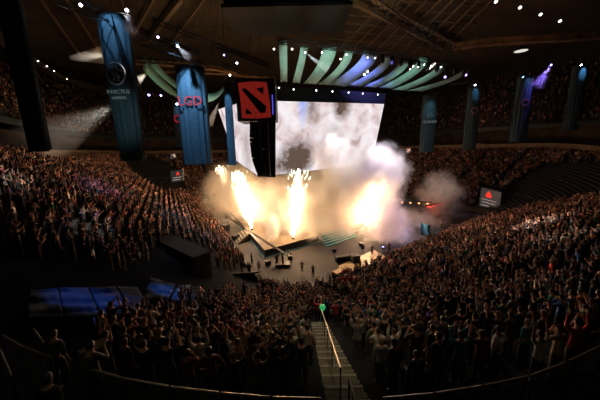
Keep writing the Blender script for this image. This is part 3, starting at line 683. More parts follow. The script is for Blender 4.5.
# overhead trusses
truss(PY(276,40,39.8),PY(376,52,44),'black lighting truss carrying the left half of the sails'); truss(PY(376,52,44),PY(474,69,51),'black lighting truss carrying the right half of the sails')
truss(PY(100,14,27),PY(140,40,34),'black truss above the ring emblem banner',.9); truss(PY(60,-3,22),PY(104,16,27),'black truss at the top left corner of the hall',.9)
truss(PY(140,40,34),PY(196,60,40),'black truss running to the blue-lit banner',.9); truss(PY(140,30,38),PY(240,72,42),'thin black truss descending behind the blue-lit banner',.5); truss(PY(152,20,38),PY(270,66,44),'upper thin black truss over the sign box',.5)
truss(PY(374,-4,34),PY(462,62,50),'heavy black diagonal truss across the roof right of centre',1.6)
truss(PY(128,60,44),PY(205,64,44),'level black truss just above the blue-lit banner',.5)
truss(PY(128,60,30),PY(140,92,34),'short steep truss with small white lamps right of ring emblem banner',.4)
# moving heads on the sail truss
MH=[(292,49,(1,1,1)),(305,52.5,(.95,1,1)),(322,52.5,(1,1,1)),(340.5,59,(1,.95,.9)),(346.5,54.5,(1,1,1)),(367.5,57.5,(.8,.8,1)),(375,58,(.8,.8,1)),(418,67,(.9,.9,1)),(424,64.5,(1,1,1)),(441,67,(1,1,1))]
for k,(x,y,c) in enumerate(MH):
    p=PY(x,y,40.5+k*.8); lamp('moving_head','%s'%'' or p,p+Vector((.1,-1,-.9)),'small white moving lamp, %s from the left along the sail truss'%ORD[k],'lamp','moving lamps on the sail truss',r=.22,col=c,s=16) if False else lamp('moving_head_lamp',p,p+Vector((.1,-1,-.9)),'small white moving lamp, %s from the left along the sail truss'%ORD[k],'lamp','moving lamps on the sail truss',.22,c,16)
for k in range(10):
    p=PY(383+k*9,57+k*1.6,44+k*.8); q=MB(); q.lathe([(.05,.5),(.28,.35),(.32,-.5),(.22,-.85),(.05,-.9)],p,10); tag(obj('hanging_speaker',q,BLK,None,True),'black hanging can, %s from the left under the right sail truss'%ORD[k],'speaker','black cans under the right sail truss')
for k,(x,y) in enumerate([(278,88.5),(292.5,90),(315,91),(331,92),(347,93),(361,94),(376,95)]):
    p=vplane(x,y,APX,*dxy)+nr_*.5; lamp('header_lamp',p,p+Vector((0,-1,-.5)),'small white lamp, %s from the left on the header above the main screen'%ORD[k],'lamp','lamps on the screen header',.2,(1,.97,.9),18,.4)
# raised scoreboard (dark mass at top centre)
t=thing('scoreboard','big unlit black scoreboard drawn up under the roof above the sign box','scoreboard',tuple(PY(290,5,52))); c=PY(288,8,52); m=MB(); m.box(c+U3*3,(20,10,9)); obj('housing',m,BLK,t,bevel=.2)
for s_ in(-6,6): m=MB(); m.tube([c+Vector((s_,0,7)),Vector((c.x+s_,c.y,max(RZ,c.z+8)))],.06,5); obj('hoist_cable',m,STEEL,t)
m=MB(); m.box(c+U3*-1.9,(20.6,10.6,.5)); obj('trim_ring',m,STEEL,t)
# ------------------------------------------------------------------ stage
SA=PZ(265,258.5,0); SB=PZ(380,224,0); SL=PZ(228,212,0); SF=Vector((SB.x+SL.x-SA.x,SB.y+SL.y-SA.y,0)); SH=1.45
t=thing('stage','large square stage platform with pale top standing corner-on in the arena','stage',tuple(SA))
m=MB(); m.slab([SA,SB,SF,SL],(0,0,1),SH-.08); obj('platform',m,mat('stage_skirt',(.05,.04,.035),.5,noise=(.8,(.035,.03,.03))),t)
cen=(SA+SF)/2; 
m=MB(); m.slab([SA+U3*SH-U3*.08,SB+U3*SH-U3*.08,SF+U3*SH-U3*.08,SL+U3*SH-U3*.08],(0,0,1),.08); obj('deck',m,mat('stage_deck',(.26,.19,.13),.35,noise=(.5,(.18,.13,.09))),t)
eR=(SB-SA).normalized(); eL=(SL-SA).normalized(); oR=Vector((eR.y,-eR.x,0)); oL=Vector((-eL.y,eL.x,0)); LEDT=mat('teal_strip',(.15,.3,.27),.5,emit=(.25,.5,.4),estr=.07)
m=MB(); m.bar(SA+oR*.08+U3*.12,SB+oR*.08+U3*.12,.12,.14); m2=MB(); m2.bar(SA+oL*.08+U3*.12,SL+oL*.08+U3*.12,.12,.14); obj('edge_strip',m,LEDT,t); obj('edge_strip',m2,LEDT,t)
def steps(c,out,along,w,n,label,m,led):
    t=thing('stage_steps',label,'steps',tuple(c)); run=.55
    for k in range(n):
        z1=SH*(n-k)/(n+0.0); q=MB(); f=out*(run*(k+.5)); wk=w+.5*k; q.bar(c+f-along*wk/2+U3*(z1/2),c+f+along*wk/2+U3*(z1/2),run,z1); st=obj('step',q,m,t)
        e=MB(); e.bar(c+out*(run*(k+1)+.02)-along*wk/2+U3*(z1-.05),c+out*(run*(k+1)+.02)+along*wk/2+U3*(z1-.05),.05,.10); obj('step_light',e,led,st)
    return t
q=vplane(332,242,SA,eR.x,eR.y); q.z=0; steps(q,oR,eR,6.5,5,'steps edged in pale green light on the right front of the stage',mat('step_dark',(.04,.07,.06),.5),mat('green_led',(.1,.4,.3),.5,emit=(.3,.6,.42),estr=.5))
q=vplane(249,240,SA,eL.x,eL.y); q.z=0; steps(q,oL,eL,3.2,5,'white-edged steps on the left side of the stage',mat('step_brown',(.09,.06,.04),.6),mat('white_led',(.7,.6,.5),.5,emit=(1,.8,.6),estr=.35))
def stagept(u,v): return SA+(SB-SA)*u+(SL-SA)*v+U3*SH
# players' booths
def booth(u,v,label):
    c=stagept(u,v); t=thing('player_booth',label,'booth',tuple(c)); L=9;Wd=3.2;Hh=2.8; a=eR; b=eL
    cs=[c+a*x*L/2+b*y*Wd/2 for x,y in((-1,-1),(1,-1),(1,1),(-1,1))]; f=MB()
    for p in cs: f.bar(p,p+U3*Hh,.14)
    for k in range(4): f.bar(cs[k]+U3*Hh,cs[(k+1)%4]+U3*Hh,.16); f.bar(cs[k]+U3*.1,cs[(k+1)%4]+U3*.1,.2)
    obj('booth_frame',f,STEEL,t)
    for k in range(4): g=MB(); g.bar(cs[k]+U3*Hh/2,cs[(k+1)%4]+U3*Hh/2,.04,Hh-.3); obj('glass_wall',g,GLASSM,t)
    d=MB(); d.bar(c-a*3.8+U3*.72,c+a*3.8+U3*.72,.8,.06); 
    for s in(-3.6,0,3.6): d.bar(c+a*s,c+a*s+U3*.7,.1)
    obj('desk',d,BLK,t)
    for s in range(5): g=MB(); g.bar(c+a*(-3.2+s*1.6)-a*.28+U3*1.0,c+a*(-3.2+s*1.6)+a*.28+U3*1.0,.05,.36); obj('monitor',g,BLK,t)
booth(.62,.35,'glass player booth on the right part of the stage behind smoke'); booth(.25,.62,'glass player booth on the left part of the stage behind smoke')
# ------------------------------------------------------------------ pyrotechnics
def fire_vol(name,dens,emc,estr,scale,sx=1,thr=.42,scat=(1,.9,.8),shape='cone'):
    m=D.materials.new(name); m.use_nodes=True; nt=m.node_tree; nt.nodes.clear(); N=nt.nodes.new; lk=nt.links.new
    tc=N('ShaderNodeTexCoord'); o=N('ShaderNodeOutputMaterial'); v=N('ShaderNodeVolumePrincipled'); lk(v.outputs[0],o.inputs['Volume'])
    n=N('ShaderNodeTexNoise'); n.inputs['Scale'].default_value=scale; n.inputs['Detail'].default_value=6; n.inputs['Distortion'].default_value=.8; n.inputs['Roughness'].default_value=.6
    lk(tc.outputs['Object'],n.inputs['Vector'])
    mp=N('ShaderNodeMapping'); lk(tc.outputs['Generated'],mp.inputs[0]); mp.inputs['Location'].default_value=(-1,-1,-1); mp.inputs['Scale'].default_value=(2,2,2)
    ln=N('ShaderNodeVectorMath'); ln.operation='LENGTH'; lk(mp.outputs[0],ln.inputs[0])
    fo=N('ShaderNodeMapRange'); fo.inputs[1].default_value=1.0; fo.inputs[2].default_value=.35; fo.inputs[3].default_value=0; fo.inputs[4].default_value=1; lk(ln.outputs['Value'],fo.inputs[0])
    a1=N('ShaderNodeMath'); a1.operation='MULTIPLY_ADD'; lk(n.outputs['Fac'],a1.inputs[0]); a1.inputs[1].default_value=4.6; a1.inputs[2].default_value=-4.6*(thr+.13)
    a2=N('ShaderNodeMath'); a2.operation='ADD'; lk(a1.outputs[0],a2.inputs[0]); lk(fo.outputs[0],a2.inputs[1]); a2.use_clamp=True
    mu=N('ShaderNodeMath'); mu.operation='MULTIPLY'; lk(a2.outputs[0],mu.inputs[0]); lk(fo.outputs[0],mu.inputs[1]); mu.use_clamp=True
    m2=N('ShaderNodeMath'); m2.operation='MULTIPLY'; lk(mu.outputs[0],m2.inputs[0]); m2.inputs[1].default_value=dens; lk(m2.outputs[0],v.inputs['Density'])
    v.inputs['Color'].default_value=(*scat,1); v.inputs['Anisotropy'].default_value=.25
    if estr: 
        m3=N('ShaderNodeMath'); m3.operation='MULTIPLY'; lk(mu.outputs[0],m3.inputs[0]); m3.inputs[1].default_value=estr; lk(m3.outputs[0],v.inputs['Emission Strength']); v.inputs['Emission Color'].default_value=(*emc,1)
    return m
def jet(bp,tp,w,label,n=260,E=60000,col=(1,.62,.34),es=22,glow=2.2):
    b=stagepx(*bp); d=b.y; T=PY(tp[0],tp[1],d); ax=(T-b); L=ax.length; ax.normalize(); x=ax.cross(Vector((0,1,0))).normalized(); y=ax.cross(x)
    t=thing('spark_fountain',label,'fireworks',tuple(b)); nz=MB(); nz.lathe([(.22,0),(.22,.25),(.13,.4),(.12,.5)],b,10); obj('nozzle',nz,BLK,t)
    mb=MB()
    for k in range(n):
        f=random.random()**.8; r=w*(.12+.88*f**.8)*.5*abs(random.gauss(0,.5)); a=random.random()*2*PI; p=b+ax*(f*L+.4)+x*math.cos(a)*r+y*math.sin(a)*r
        dr=(ax+(x*math.cos(a)+y*math.sin(a))*r/L*1.2+Vector((random.uniform(-.15,.15),0,random.uniform(-.15,.1)))).normalized(); l=random.uniform(.15,.55); s=random.uniform(.02,.06)
        o=dr.cross(Vector((0,1,0))).normalized()*s; o2=dr.cross(o).normalized()*s; mb.add([p-dr*l,p+o,p-o*.5+o2,p-o*.5-o2,p+dr*l],[(0,1,2),(0,2,3),(0,3,1),(4,2,1),(4,3,2),(4,1,3)])
    s_=obj('sparks',mb,emis('spark_glow',(1,.80,.50),es,False),t); s_['kind']='stuff'
    c=MB(); prof=[(.12,.3)]+[(w*.5*(.18+.82*(f**.7))*(1 if f<.85 else (1-f)/.15*.8+.2),L*f) for f in (.1,.25,.4,.55,.7,.85,.95,1.02)]
    c.lathe(prof,b,14,Matrix((x,y,ax)).transposed()); cm=fire_vol('flame_gas',.25,(1,.66,.30),glow,.5,thr=.3); fl=obj('flame',c,cm,t); 
    for f,e in((.3,.4),(.7,.6)): point(b+ax*L*f,col,E*e*.23,w*.25)
def stagepx(px,py): return PZ(px,py,SH)
jet((234,209),(220,167),4.4,'leftmost leaning fountain of white-hot sparks at the stage edge',300,38000,glow=2.0)
jet((252,230),(238,174),4.0,'second fountain of white-hot sparks from the left, leaning left',340,42000,glow=2.4)
jet((293,239),(298,173),4.0,'tall upright fountain of sparks at the middle front of the stage',340,42000,glow=2.4)
jet((326,207),(342,168),2.2,'slim slanting fountain of sparks under the main screen',120,16000,glow=1.2)
jet((366,228),(377,174),4.5,'glowing spark fountain at the right end of the stage inside thick smoke',160,95000,glow=2.0)
# smoke
def smoke(cx,cy,rx,ry,depth,dens,label,scale=.22,thr=.40,col=(.93,.9,.9),dz=.8):
    c=PY(cx,cy,depth); k=depth/F; bm=bmesh.new(); bmesh.ops.create_icosphere(bm,subdivisions=3,radius=1)
    me=D.meshes.new('smoke'); bm.to_mesh(me); bm.free(); me.materials.append(fire_vol('smoke_gas',dens,None,0,scale*1.7,thr=thr,scat=col))
    o=D.objects.new('smoke_cloud',me); C.objects.link(o); o.location=c
    for v in me.vertices: v.co=Vector((v.co.x*rx*k,v.co.y*rx*k*dz,v.co.z*ry*k))
    return tag(o,label,'smoke',kind='stuff')
SMK=[(352,182,56,38,54,.42,'thick warm white smoke cloud in front of the right end of the main screen',.22,.34,(.95,.92,.9)),
 (378,170,36,32,55,.40,'bright round smoke puff right of the main screen',.25,.36,(.95,.92,.92)),
 (326,150,30,30,50,.22,'thin smoke rising across the middle of the main screen',.25,.42,(.95,.93,.95)),
 (300,200,72,34,58,.34,'broad golden smoke bank over the middle of the stage',.2,.34,(.95,.90,.84)),
 (240,192,44,36,60,.30,'orange lit smoke around the two left spark fountains',.22,.36,(.95,.88,.8)),
 (322,222,60,18,52,.26,'low golden smoke rolling over the front of the stage',.3,.38,(.95,.90,.84)),
 (386,222,28,40,48,.34,'lavender smoke column drifting down beside the right end of stage',.3,.38,(.9,.86,.95)),
 (440,196,30,32,68,.26,'brownish grey smoke puff over the crowd right of the stage',.2,.42,(.8,.72,.68)),
 (412,222,44,18,60,.18,'thin lavender smoke trailing right above the arena floor',.25,.42,(.9,.85,.88)),
 (272,228,9,20,46,.9,'narrow white steam plume rising from the stage front left',.6,.34,(.98,.97,.95))]
for s in SMK: smoke(*(s[:5]+(s[5]*2.6,)+s[6:]))
# floor-level violet lamp
p=PZ(383,247,.6); lamp('floor_uplight',p,p+U3*3,'violet uplight on the floor inside the lavender smoke','lamp',r=.3,col=(.4,.3,1),s=20); spot(p+U3*.2,p+U3*6+Vector((.3,0,0)),(.30,.25,1),900,22,.6)
point(PY(405,225,54),(.75,.6,1),700,1.0); spot(PY(386,110,46),PY(384,172,56),(1,.9,.93),42000,46,.9,.3); spot(PY(420,100,50),PY(395,222,50),(.85,.75,1),16000,22,.9,.3)  # added point and spots that brighten the right-hand smoke
# ------------------------------------------------------------------ floor props and crew
def tilted(name,poly_px,z0,z1,label,cat,m):
    mb=MB(); mb.slab([PZ(x,y,z1) for x,y in poly_px],(0,0,-1),z1-z0); return tag(obj(name,mb,m),label,cat)
tilted('floor_riser',[(338,266),(374,250),(385,256),(378,263),(346,279)],0.02,.25,'low tan riser on the floor lit warm, right front of the stage','riser',mat('tan_ply',(.75,.48,.25),.45,noise=(.8,(.6,.38,.2))))
def flightcase(px,py,L,Wd,Hh,z,rot,label,topm=None):
    c=PZ(px,py,z); t=thing('equipment_case',label,'case',tuple(c),0); r=Matrix.Rotation(rot,3,'Z')
    b=MB(); b.box(c+U3*(Hh*.4+.1),(L,Wd,Hh*.8),mtx=r); obj('case_body',b,BLK,t,bevel=.02); l=MB(); l.box(c+U3*(Hh*.9+.1),(L+.04,Wd+.04,Hh*.2),mtx=r); obj('lid',l,topm or mat('case_lid',(.03,.025,.025),.5),t)
    for i in(-1,1):
        for j in(-1,1): w=MB(); w.ball(c+r@Vector((i*(L/2-.15),j*(Wd/2-.12),.05)),.055,6); obj('caster',w,STEEL,t)
flightcase(346,261,3.6,.9,.9,0,.25,'long black equipment case standing on the floor in front of the green-edged steps')
flightcase(355,262,1.2,1.1,1.1,.25,.3,'short black case on the tan riser edge next to the long case')
flightcase(341,276,2.9,.9,.9,0,.72,'long case with a pale tan lid at the front edge of the crowd',mat('tan_lid',(.6,.4,.22),.5))
flightcase(334,252,.7,.6,.5,0,.2,'small black floor box on the grey floor below the green-edged steps'); flightcase(361,246,.7,.6,.5,0,.2,'small black floor box at the right of the green-edged steps'); flightcase(268,265,.8,.6,.6,0,.5,'small dark box beside the near corner of the stage')
flightcase(226,230,1.6,1.0,1.2,0,1.1,'dark case on the floor by the left crowd barrier'); flightcase(236,240,1.4,.9,1.0,0,1.1,'dark case beside the white-edged steps')
# camera crane
bs=PZ(283,266,0); pv=bs+U3*2.2; tip=PY(226,216,60); t=thing('camera_crane','long dark camera crane swung left in front of the stage','crane',tuple(bs))
m=MB(); m.box(bs+U3*.35,(2.2,1.3,.25)); obj('dolly',m,STEEL,t,bevel=.03)
for i in(-1,1):
    for j in(-1,1): w=MB(); w.lathe([(.05,-.08),(.2,-.08),(.2,.08),(.05,.08)],bs+Vector((i*.9,j*.6,.2)),12,Matrix.Rotation(PI/2,3,'X')); obj('wheel',w,BLK,t)
m=MB(); m.tube([bs+U3*.4,pv],[.16,.1],10); obj('mast',m,BLK,t); tail=pv-(tip-pv).normalized()*2.2; m=truss_mb(tail,tip,.22,.04,1.0); obj('arm',m,BLK,t); m=MB(); m.box(tail,(.7,.5,.6)); obj('counterweight',m,BLK,t,bevel=.03)
m=MB(); m.box(tip-U3*.45,(.35,.5,.4)); m.tube([tip-U3*.45+Vector((0,.2,0)),tip-U3*.5+Vector((0,.5,0))],.1,8); obj('camera_head',m,BLK,t)
def crew(px,py,z,pi,shirt,lab,rz=1.6,tr=(.02,.02,.025),sc=1.05,hair=(.02,.015,.01)):
    return put_person(PZ(px,py,z),rz,pi,shirt,(.5,.3,.2),hair,tr,lab,None,sc,False)
for a in [(259,272,0,3,(.75,.72,.7),'person in white shirt and dark trousers standing at the end of left barrier',1.2),(252,264,0,3,(.03,.03,.03),'person in black standing by the left barrier near the stage corner',.6),
 (291,264,0,2,(.03,.03,.03),'camera operator in black standing beside the crane dolly',1.9),(302,272,0,5,(.05,.05,.05),'person in dark clothes on the floor right of the crane',1.7),(313,277,0,9,(.04,.04,.05),'person in dark clothes filming at the front of the near crowd',1.5),
 (277,266,0,0,(.06,.05,.04),'crew member in dark clothes behind the crane counterweight',2.2),(372,255,0,5,(.05,.04,.04),'dark figure standing on the floor left of the violet smoke',1.6),(389,252,0,3,(.1,.06,.05),'dark figure beside the violet floor light',1.9),
 (312,232,SH,6,(.12,.08,.05),'dim performer with arms spread on the stage front',-1.5),(338,222,SH,3,(.1,.07,.05),'dim performer standing on stage above the green-edged steps',-1.4),(357,218,SH,0,(.1,.07,.05),'dim performer with raised arms on the right of the stage',-1.5),(228,228,0,3,(.08,.06,.05),'crew member by the dark case at the left barrier',.5),(363,251,0,7,(.03,.03,.03),'person in black crouched on the floor by the small box',1.5),
 (441,228,1,0,(.2,.2,.25),'person in pale grey holding arms up beside the blue flags',2.4)]: crew(*a)
def flag(px,py,w,h,label,depth):
    b=PY(px,py,depth); t=thing('blue_flag',label,'flag',tuple(b)); p=MB(); p.tube([b,b+U3*(h+1.2)],.05,6); obj('pole',p,STEEL,t)
    m=MB(); n=8
    for i in range(n+1):
        for j in range(n+1): u=i/n;v=j/n; m.v.append(tuple(b+Vector((u*w,math.sin(u*6+v)*.25,1.0+v*h-u*.5))))
    for i in range(n):
        for j in range(n): q=i*(n+1)+j; m.f.append((q,q+1,q+n+2,q+n+1))
    o=obj('flag_cloth',m,mat('flag_blue',(.12,.42,.75),.7),t,True); sd=o.modifiers.new('s','SOLIDIFY'); sd.thickness=.02
flag(420,240,2.0,2.6,'light blue flag left of its twin, by the barrier right of the stage',52); flag(433,247,1.3,2.4,'light blue flag nearer the crowd, right of its twin',47)
# boards on the stands
def board(poly,depths,label,glyph,lines):
    P=[PY(x,y,d) for (x,y),d in zip(poly,depths)]; t=thing('display_board',label,'board',tuple(P[3])); n=(P[1]-P[0]).cross(P[3]-P[0]).normalized(); n=n if n.y<0 else -n
    m=MB(); m.slab(P,-n,.35); obj('board_case',m,BLK,t); f=MB(); ins=[p.lerp(sum(P,Vector())/4,.06)+n*.03 for p in P]; f.slab(ins,n,.03); obj('board_face',f,mat('board_dark',(.02,.022,.025),.4,emit=(.05,.045,.045),estr=.5),t)
    def at(u,v): return P[0].lerp(P[1],u).lerp(P[3].lerp(P[2],u),v)+n*.1
    g=MB(); c=at(*glyph); ux=(P[1]-P[0]).normalized(); uz=(P[0]-P[3]).normalized(); s=(P[0]-P[3]).length*.13
    g.slab([c+ux*-s+uz*-s,c+ux*s+uz*-s,c+ux*s*.6+uz*s*.3,c+uz*s*1.2,c+ux*-s*.6+uz*s*.3],n,.04); obj('red_mark',g,emis('red_led',(1,.05,.03),.9),t)
    for u0,u1,v in lines: l=MB(); l.bar(at(u0,v),at(u1,v),.05,.12); obj('text_line',l,emis('pale_led',(1,.8,.7),.45),t)
board([(481,186.5),(502,192),(499.5,215),(478.5,209)],[70,66,66,70],'dark tilted display board with red mark in the crowd right of the smoke',(.42,.25),[(.1,.8,.5),(.15,.75,.62),(.1,.7,.76)])
board([(170,171),(183,169),(183,181),(171,183)],[62,62,62,62],'small dark display board with red mark above the left stand entrance',(.6,.3),[(.2,.9,.62),(.2,.8,.8)])
t=thing('hanging_sheet','pale sheet hung on the parapet above the far crowd right of centre','sheet',tuple(PY(478,147,93))); m=MB(); m.slab([PY(473,143,93),PY(484,144,93),PY(483.5,149,93),PY(473,148.5,93)],(0,-1,0),.1); obj('sheet',m,mat('sheet_cloth',(.6,.45,.33),.8),t); m=MB(); m.bar(PY(472.5,142.8,92.8),PY(484.5,143.8,92.8),.15); obj('hanging_rail',m,STEEL,t)
# control booth, left of near corner
zt=7.6; zb=2.6; tp=[(156,241),(172,235.5),(210,252.5),(193,259)]; m=MB(); m.slab([PZ(x,y,zt) for x,y in tp],(0,0,-1),zt-zb)
t=thing('control_booth','large black boxy control booth among the left crowd, faint blue light on its roof','booth',tuple(PZ(180,260,zb))); obj('booth_shell',m,mat('booth_black',(.01,.011,.014),.6),t)
m=MB(); ro=[PZ(x,y,zt) for x,y in tp]; cc=sum(ro,Vector())/4; m.slab([cc+(p-cc)*1.04+U3*.02 for p in ro],(0,0,1),.18); obj('roof_slab',m,mat('booth_roof',(.025,.028,.034),.7),t)
m=MB(); m.bar(ro[3]+U3*-.5,ro[2]+U3*-.5,.1,.3); obj('side_ledge',m,STEEL,t)
tag(obj('partition_screen',MB().slab([PZ(200,276,3.6),PZ(262,271,2.4),PZ(262,271,0.2),PZ(200,290,0.2)],(0,-.4,0),.3),BLK),'low black screen wall between control booth and arena floor','screen')
# covers over closed seats
c0=[i for i in ALL if S[i][2]=='c0']; e3=[i for i in ALL if S[i][2]=='e3']; A0=math.atan2(NRM[3].y,NRM[3].x); A1=math.atan2(NRM[0].y,NRM[0].x)
if A1<A0: A1+=2*PI
def zsurf(x,y):
    v=Vector((x,y))-CC[0]; an=math.atan2(v.y,v.x)
    if an<A0-.001 and an+2*PI<=A1+.001: an+=2*PI
    if A0<=an<=A1: i=c0[min(len(c0)-1,int((an-A0)/(A1-A0)*len(c0)))]; return zr(i,v.length-R0)
    if v.dot(NRM[3])>R0: return zr(e3[0],v.dot(NRM[3])-R0)
    return 0
def surf(px,py,lift=0):
    r=ray(px,py); t=8.0
    while t<70:
        x,y,z=r[0]*t,r[1]*t,r[2]*t+CH
        if z<zsurf(x,y)+lift: break
        t+=.1
    return Vector((x,y,z))
def cover(q,lift,label,m,n=10):
    mb=MB(); Q=[Vector(p) for p in q]
    for a in range(n+1):
        for b in range(n+1):
            p=Q[0].lerp(Q[1],b/n).lerp(Q[3].lerp(Q[2],b/n),a/n); w=surf(p.x,p.y,lift); mb.v.append((w.x,w.y,w.z))
    for a in range(n):
        for b in range(n): k=a*(n+1)+b; mb.f.append((k,k+1,k+n+2,k+n+1))
    o=obj('seat_cover',mb,m,None,True); sd=o.modifiers.new('s','SOLIDIFY'); sd.thickness=.04; return tag(o,label,'cover')
COVM=mat('cover_vinyl',(.03,.04,.06),.95,noise=(.8,(.02,.027,.04))); COVM.node_tree.nodes['Principled BSDF'].inputs['Specular IOR Level'].default_value=.05
cover([(150,277),(176,284),(168,300),(140,300)],.5,'dark vinyl cover just below the left end of the control booth, lit blue',COVM)
cover([(178,284.5),(200,287),(193,302),(170,300.5)],.5,'dark vinyl cover below the right end of the control booth, holding a white paper',COVM)
CX=[(28,290,24,318),(58,288,64,317),(88,287,102,316),(116,286,132,313),(138,287,150,308)]
for k in range(4):
    a,b=CX[k],CX[k+1]; cover([(a[0]+.8,a[1]),(b[0]-.8,b[1]),(b[2]-.8,b[3]),(a[2]+.8,a[3])],.5,'dark vinyl cover over closed seats at lower left, %s from the left'%ORD[k],COVM)
for q_ in ((75,300),(178,292),(184,283)): print('surf',q_,surf(*q_,.5))
tgt=surf(86,300,.5); spot(tgt+Vector((3,2,13)),tgt,(.08,.24,1),9500,17,1); tg4=surf(118,298,.5); spot(tg4+Vector((3,2,13)),tg4,(.06,.2,1),3000,15,1); tg2=surf(172,292,.5); spot(tg2+Vector((2,2,12)),tg2,(.08,.32,1),12000,17,1); tg3=PZ(185,248,zt); spot(tg3+Vector((2,0,12)),tg3,(.35,.5,1),420,30,.9)
q=surf(184,287,.56); tag(obj('paper_sheet',MB().box(q,(.9,.5,.02),.3),mat('paper',(.7,.75,.7),.7)),'small white paper sheet lying on the blue-lit cover below the control booth','paper')
# ------------------------------------------------------------------ stairs and rails near the camera
sx0,sx1=.58,1.70
t=thing('aisle_stairs','beige concrete aisle stairs descending between the near crowd sections','stairs',(1.2,12,8)); c0y=CC[0].y
n=29
for k in range(n):
    d0=12.75-ROW*0+k*ROW/2; 
    pass
ic=min(ALL,key=lambda i:(S[i][1]-Vector((.06,-1)).normalized()).length)
k=0; dd=ROW*round((CC[0].y-R0-16.6)/ROW)
while dd<CC[0].y-R0-5.3:
    kk=int(dd/ROW+1e-6); za=zr(ic,ROW*kk); zb2=zr(ic,ROW*(kk+1)); full=za+.03; half=(dd/ROW-kk)>.4
    z=(za+zb2)/2+.03 if half else za+.03
    y0=c0y-(R0+dd); s=MB(); s.box(((sx0+sx1)/2,y0-ROW/4,z-.35),(sx1-sx0,ROW/2,.7)); st=obj('step',s,STAIRM,t)
    if not half: e=MB(); e.box(((sx0+sx1)/2,y0-.03,z+.012),(sx1-sx0-.02,.10,.02)); obj('nosing',e,NOSE,st)
    dd+=ROW/2; k+=1
def handrail(pts,label,hh=.95,posts=5,m=RAILM):
    t=thing('handrail',label,'handrail',tuple(pts[0])); r=MB(); P=[Vector(p)+U3*hh for p in pts]; r.tube([P[0]-U3*.4]+P+[P[-1]-U3*.4],.028,8); obj('rail',r,m,t)
    for k in range(posts):
        f=k/(posts-1)*(len(pts)-1); i=min(int(f),len(pts)-2); p=Vector(pts[i]).lerp(Vector(pts[i+1]),f-i); q=MB(); q.tube([p,p+U3*hh],.02,6); obj('post',q,STEEL,t)
def stz(y): 
    d=c0y-y-R0; return zr(ic,d)+.1
hx0=.95
handrail([(.9+(y-5.6)*.038,y,stz(y)) for y in(17.6,14.6,11.5,8.6,5.6)],'long copper-toned handrail running down the aisle stairs',posts=6); handrail([(hx0+.05,y,stz(y)) for y in(5.0,4.6,4.1)],'short handrail at the bottom edge beside the aisle stairs, nearest the camera',posts=3)
# green balloon
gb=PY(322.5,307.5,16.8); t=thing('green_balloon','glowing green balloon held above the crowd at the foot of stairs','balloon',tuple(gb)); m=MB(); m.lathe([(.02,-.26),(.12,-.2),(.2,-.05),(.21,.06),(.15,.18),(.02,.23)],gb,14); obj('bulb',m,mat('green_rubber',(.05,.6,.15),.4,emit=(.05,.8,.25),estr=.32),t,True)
m=MB(); m.tube([gb-U3*.26,gb-U3*.6+Vector((-.1,0,0)),gb-U3*1.1+Vector((-.2,0,0))],.012,5); obj('string',m,WHITEP,t); m=MB(); m.lathe([(.04,-.03),(.02,.03)],gb-U3*.27,8); obj('knot',m,mat('green_knot',(.03,.4,.1),.5),t)
# guard rails
RZT=13.1
def guard(a,b,label,grp):
    A=PZ(*a,RZT);B=PZ(*b,RZT); t=thing('guard_rail',label,'railing',(A.x,A.y,12.0),0,grp); r=MB(); r.tube([A-U3*.12,A,B,B-U3*.12],.03,8); obj('top_rail',r,mat('guard_steel',(.30,.27,.22),.4,.6),t)
    g=MB(); g.bar(A.lerp(B,.03)-U3*.6,A.lerp(B,.97)-U3*.6,.02,.95); obj('glass_panel',g,GLASSM,t)
    for p in(A.lerp(B,.02),A.lerp(B,.98)): q=MB(); q.tube([p,Vector((p.x,p.y,11.95))],.025,6); obj('post',q,STEEL,t)
LB=[((90,369),(121,378)),((123,378.4),(168,386.5)),((171,387),(218,393)),((221,393.2),(269,397.5)),((273,397.7),(321,399))]
RB=[((384,398.5),(433,394)),((436,393.6),(481,386.5)),((485,386),(527,377)),((531,376),(566,363)),((569,361.5),(604,345))]
for k,(a,b) in enumerate(LB): guard(a,b,'grey guard rail segment with glass, %s to the left of the stairs'%ORD[len(LB)-1-k],'guard rails above the near stand')
for k,(a,b) in enumerate(RB): guard(a,b,'grey guard rail segment with glass, %s to the right of the stairs'%ORD[k],'guard rails above the near stand')
def crail(p,label,zt_,posts): 
    P=[PZ(x,y,zt_) for x,y in p]; t=thing('handrail',label,'handrail',tuple(P[0])); r=MB(); r.tube(P,.03,8); obj('rail',r,mat('guard_steel_dim',(.26,.24,.2),.4,.6),t)
    for i in posts: q=MB(); q.tube([P[i],Vector((P[i].x,P[i].y,11.95))],.025,6); obj('post',q,STEEL,t)
crail([(3,336),(22,347),(51,357.5)],'dim rail at the lower left corner running down to the right',13.3,(0,1,2)); crail([(33,329),(50,352)],'short dim rail behind the lower left corner rail',13.1,(0,1)); crail([(-6,338),(11,376)],'steep rail at the extreme lower left',13.3,(1,))
t=thing('drink_ledge','narrow grey-brown ledge slanting at the lower left between the rails','ledge',tuple(PZ(90,352,12.8))); m=MB(); m.slab([PZ(78,351,12.8),PZ(102,337,12.8),PZ(107,341,12.8),PZ(83,358,12.8)],(0,0,-1),.08); obj('ledge_top',m,mat('ledge_laminate',(.28,.24,.17),.6),t); m=MB(); m.slab([PZ(79,354,12.72),PZ(104,341,12.72),PZ(104,341,12.72)+Vector((0,.03,0)),PZ(79,354,12.72)+Vector((0,.03,0))],(0,0,-1),.75); obj('ledge_panel',m,mat('ledge_front',(.16,.14,.10),.7),t)
# people on the walkway, lower left
for x,y,sh,lb in((52,335,(.03,.03,.03),'dark silhouetted person at lower left, behind the corner rail'),(88,348,(.05,.04,.04),'dark silhouetted person with raised hands left of the slanting ledge'),(46,380,(.02,.02,.02),'dark silhouetted person nearest the lower left corner')):
    h=PZ(x,y,12.0+1.6); put_person((h.x,h.y,12.0),1.5,3 if x!=88 else 1,sh,(.3,.18,.12),(.01,.01,.01),(.02,.02,.02),lb,None,1.0)
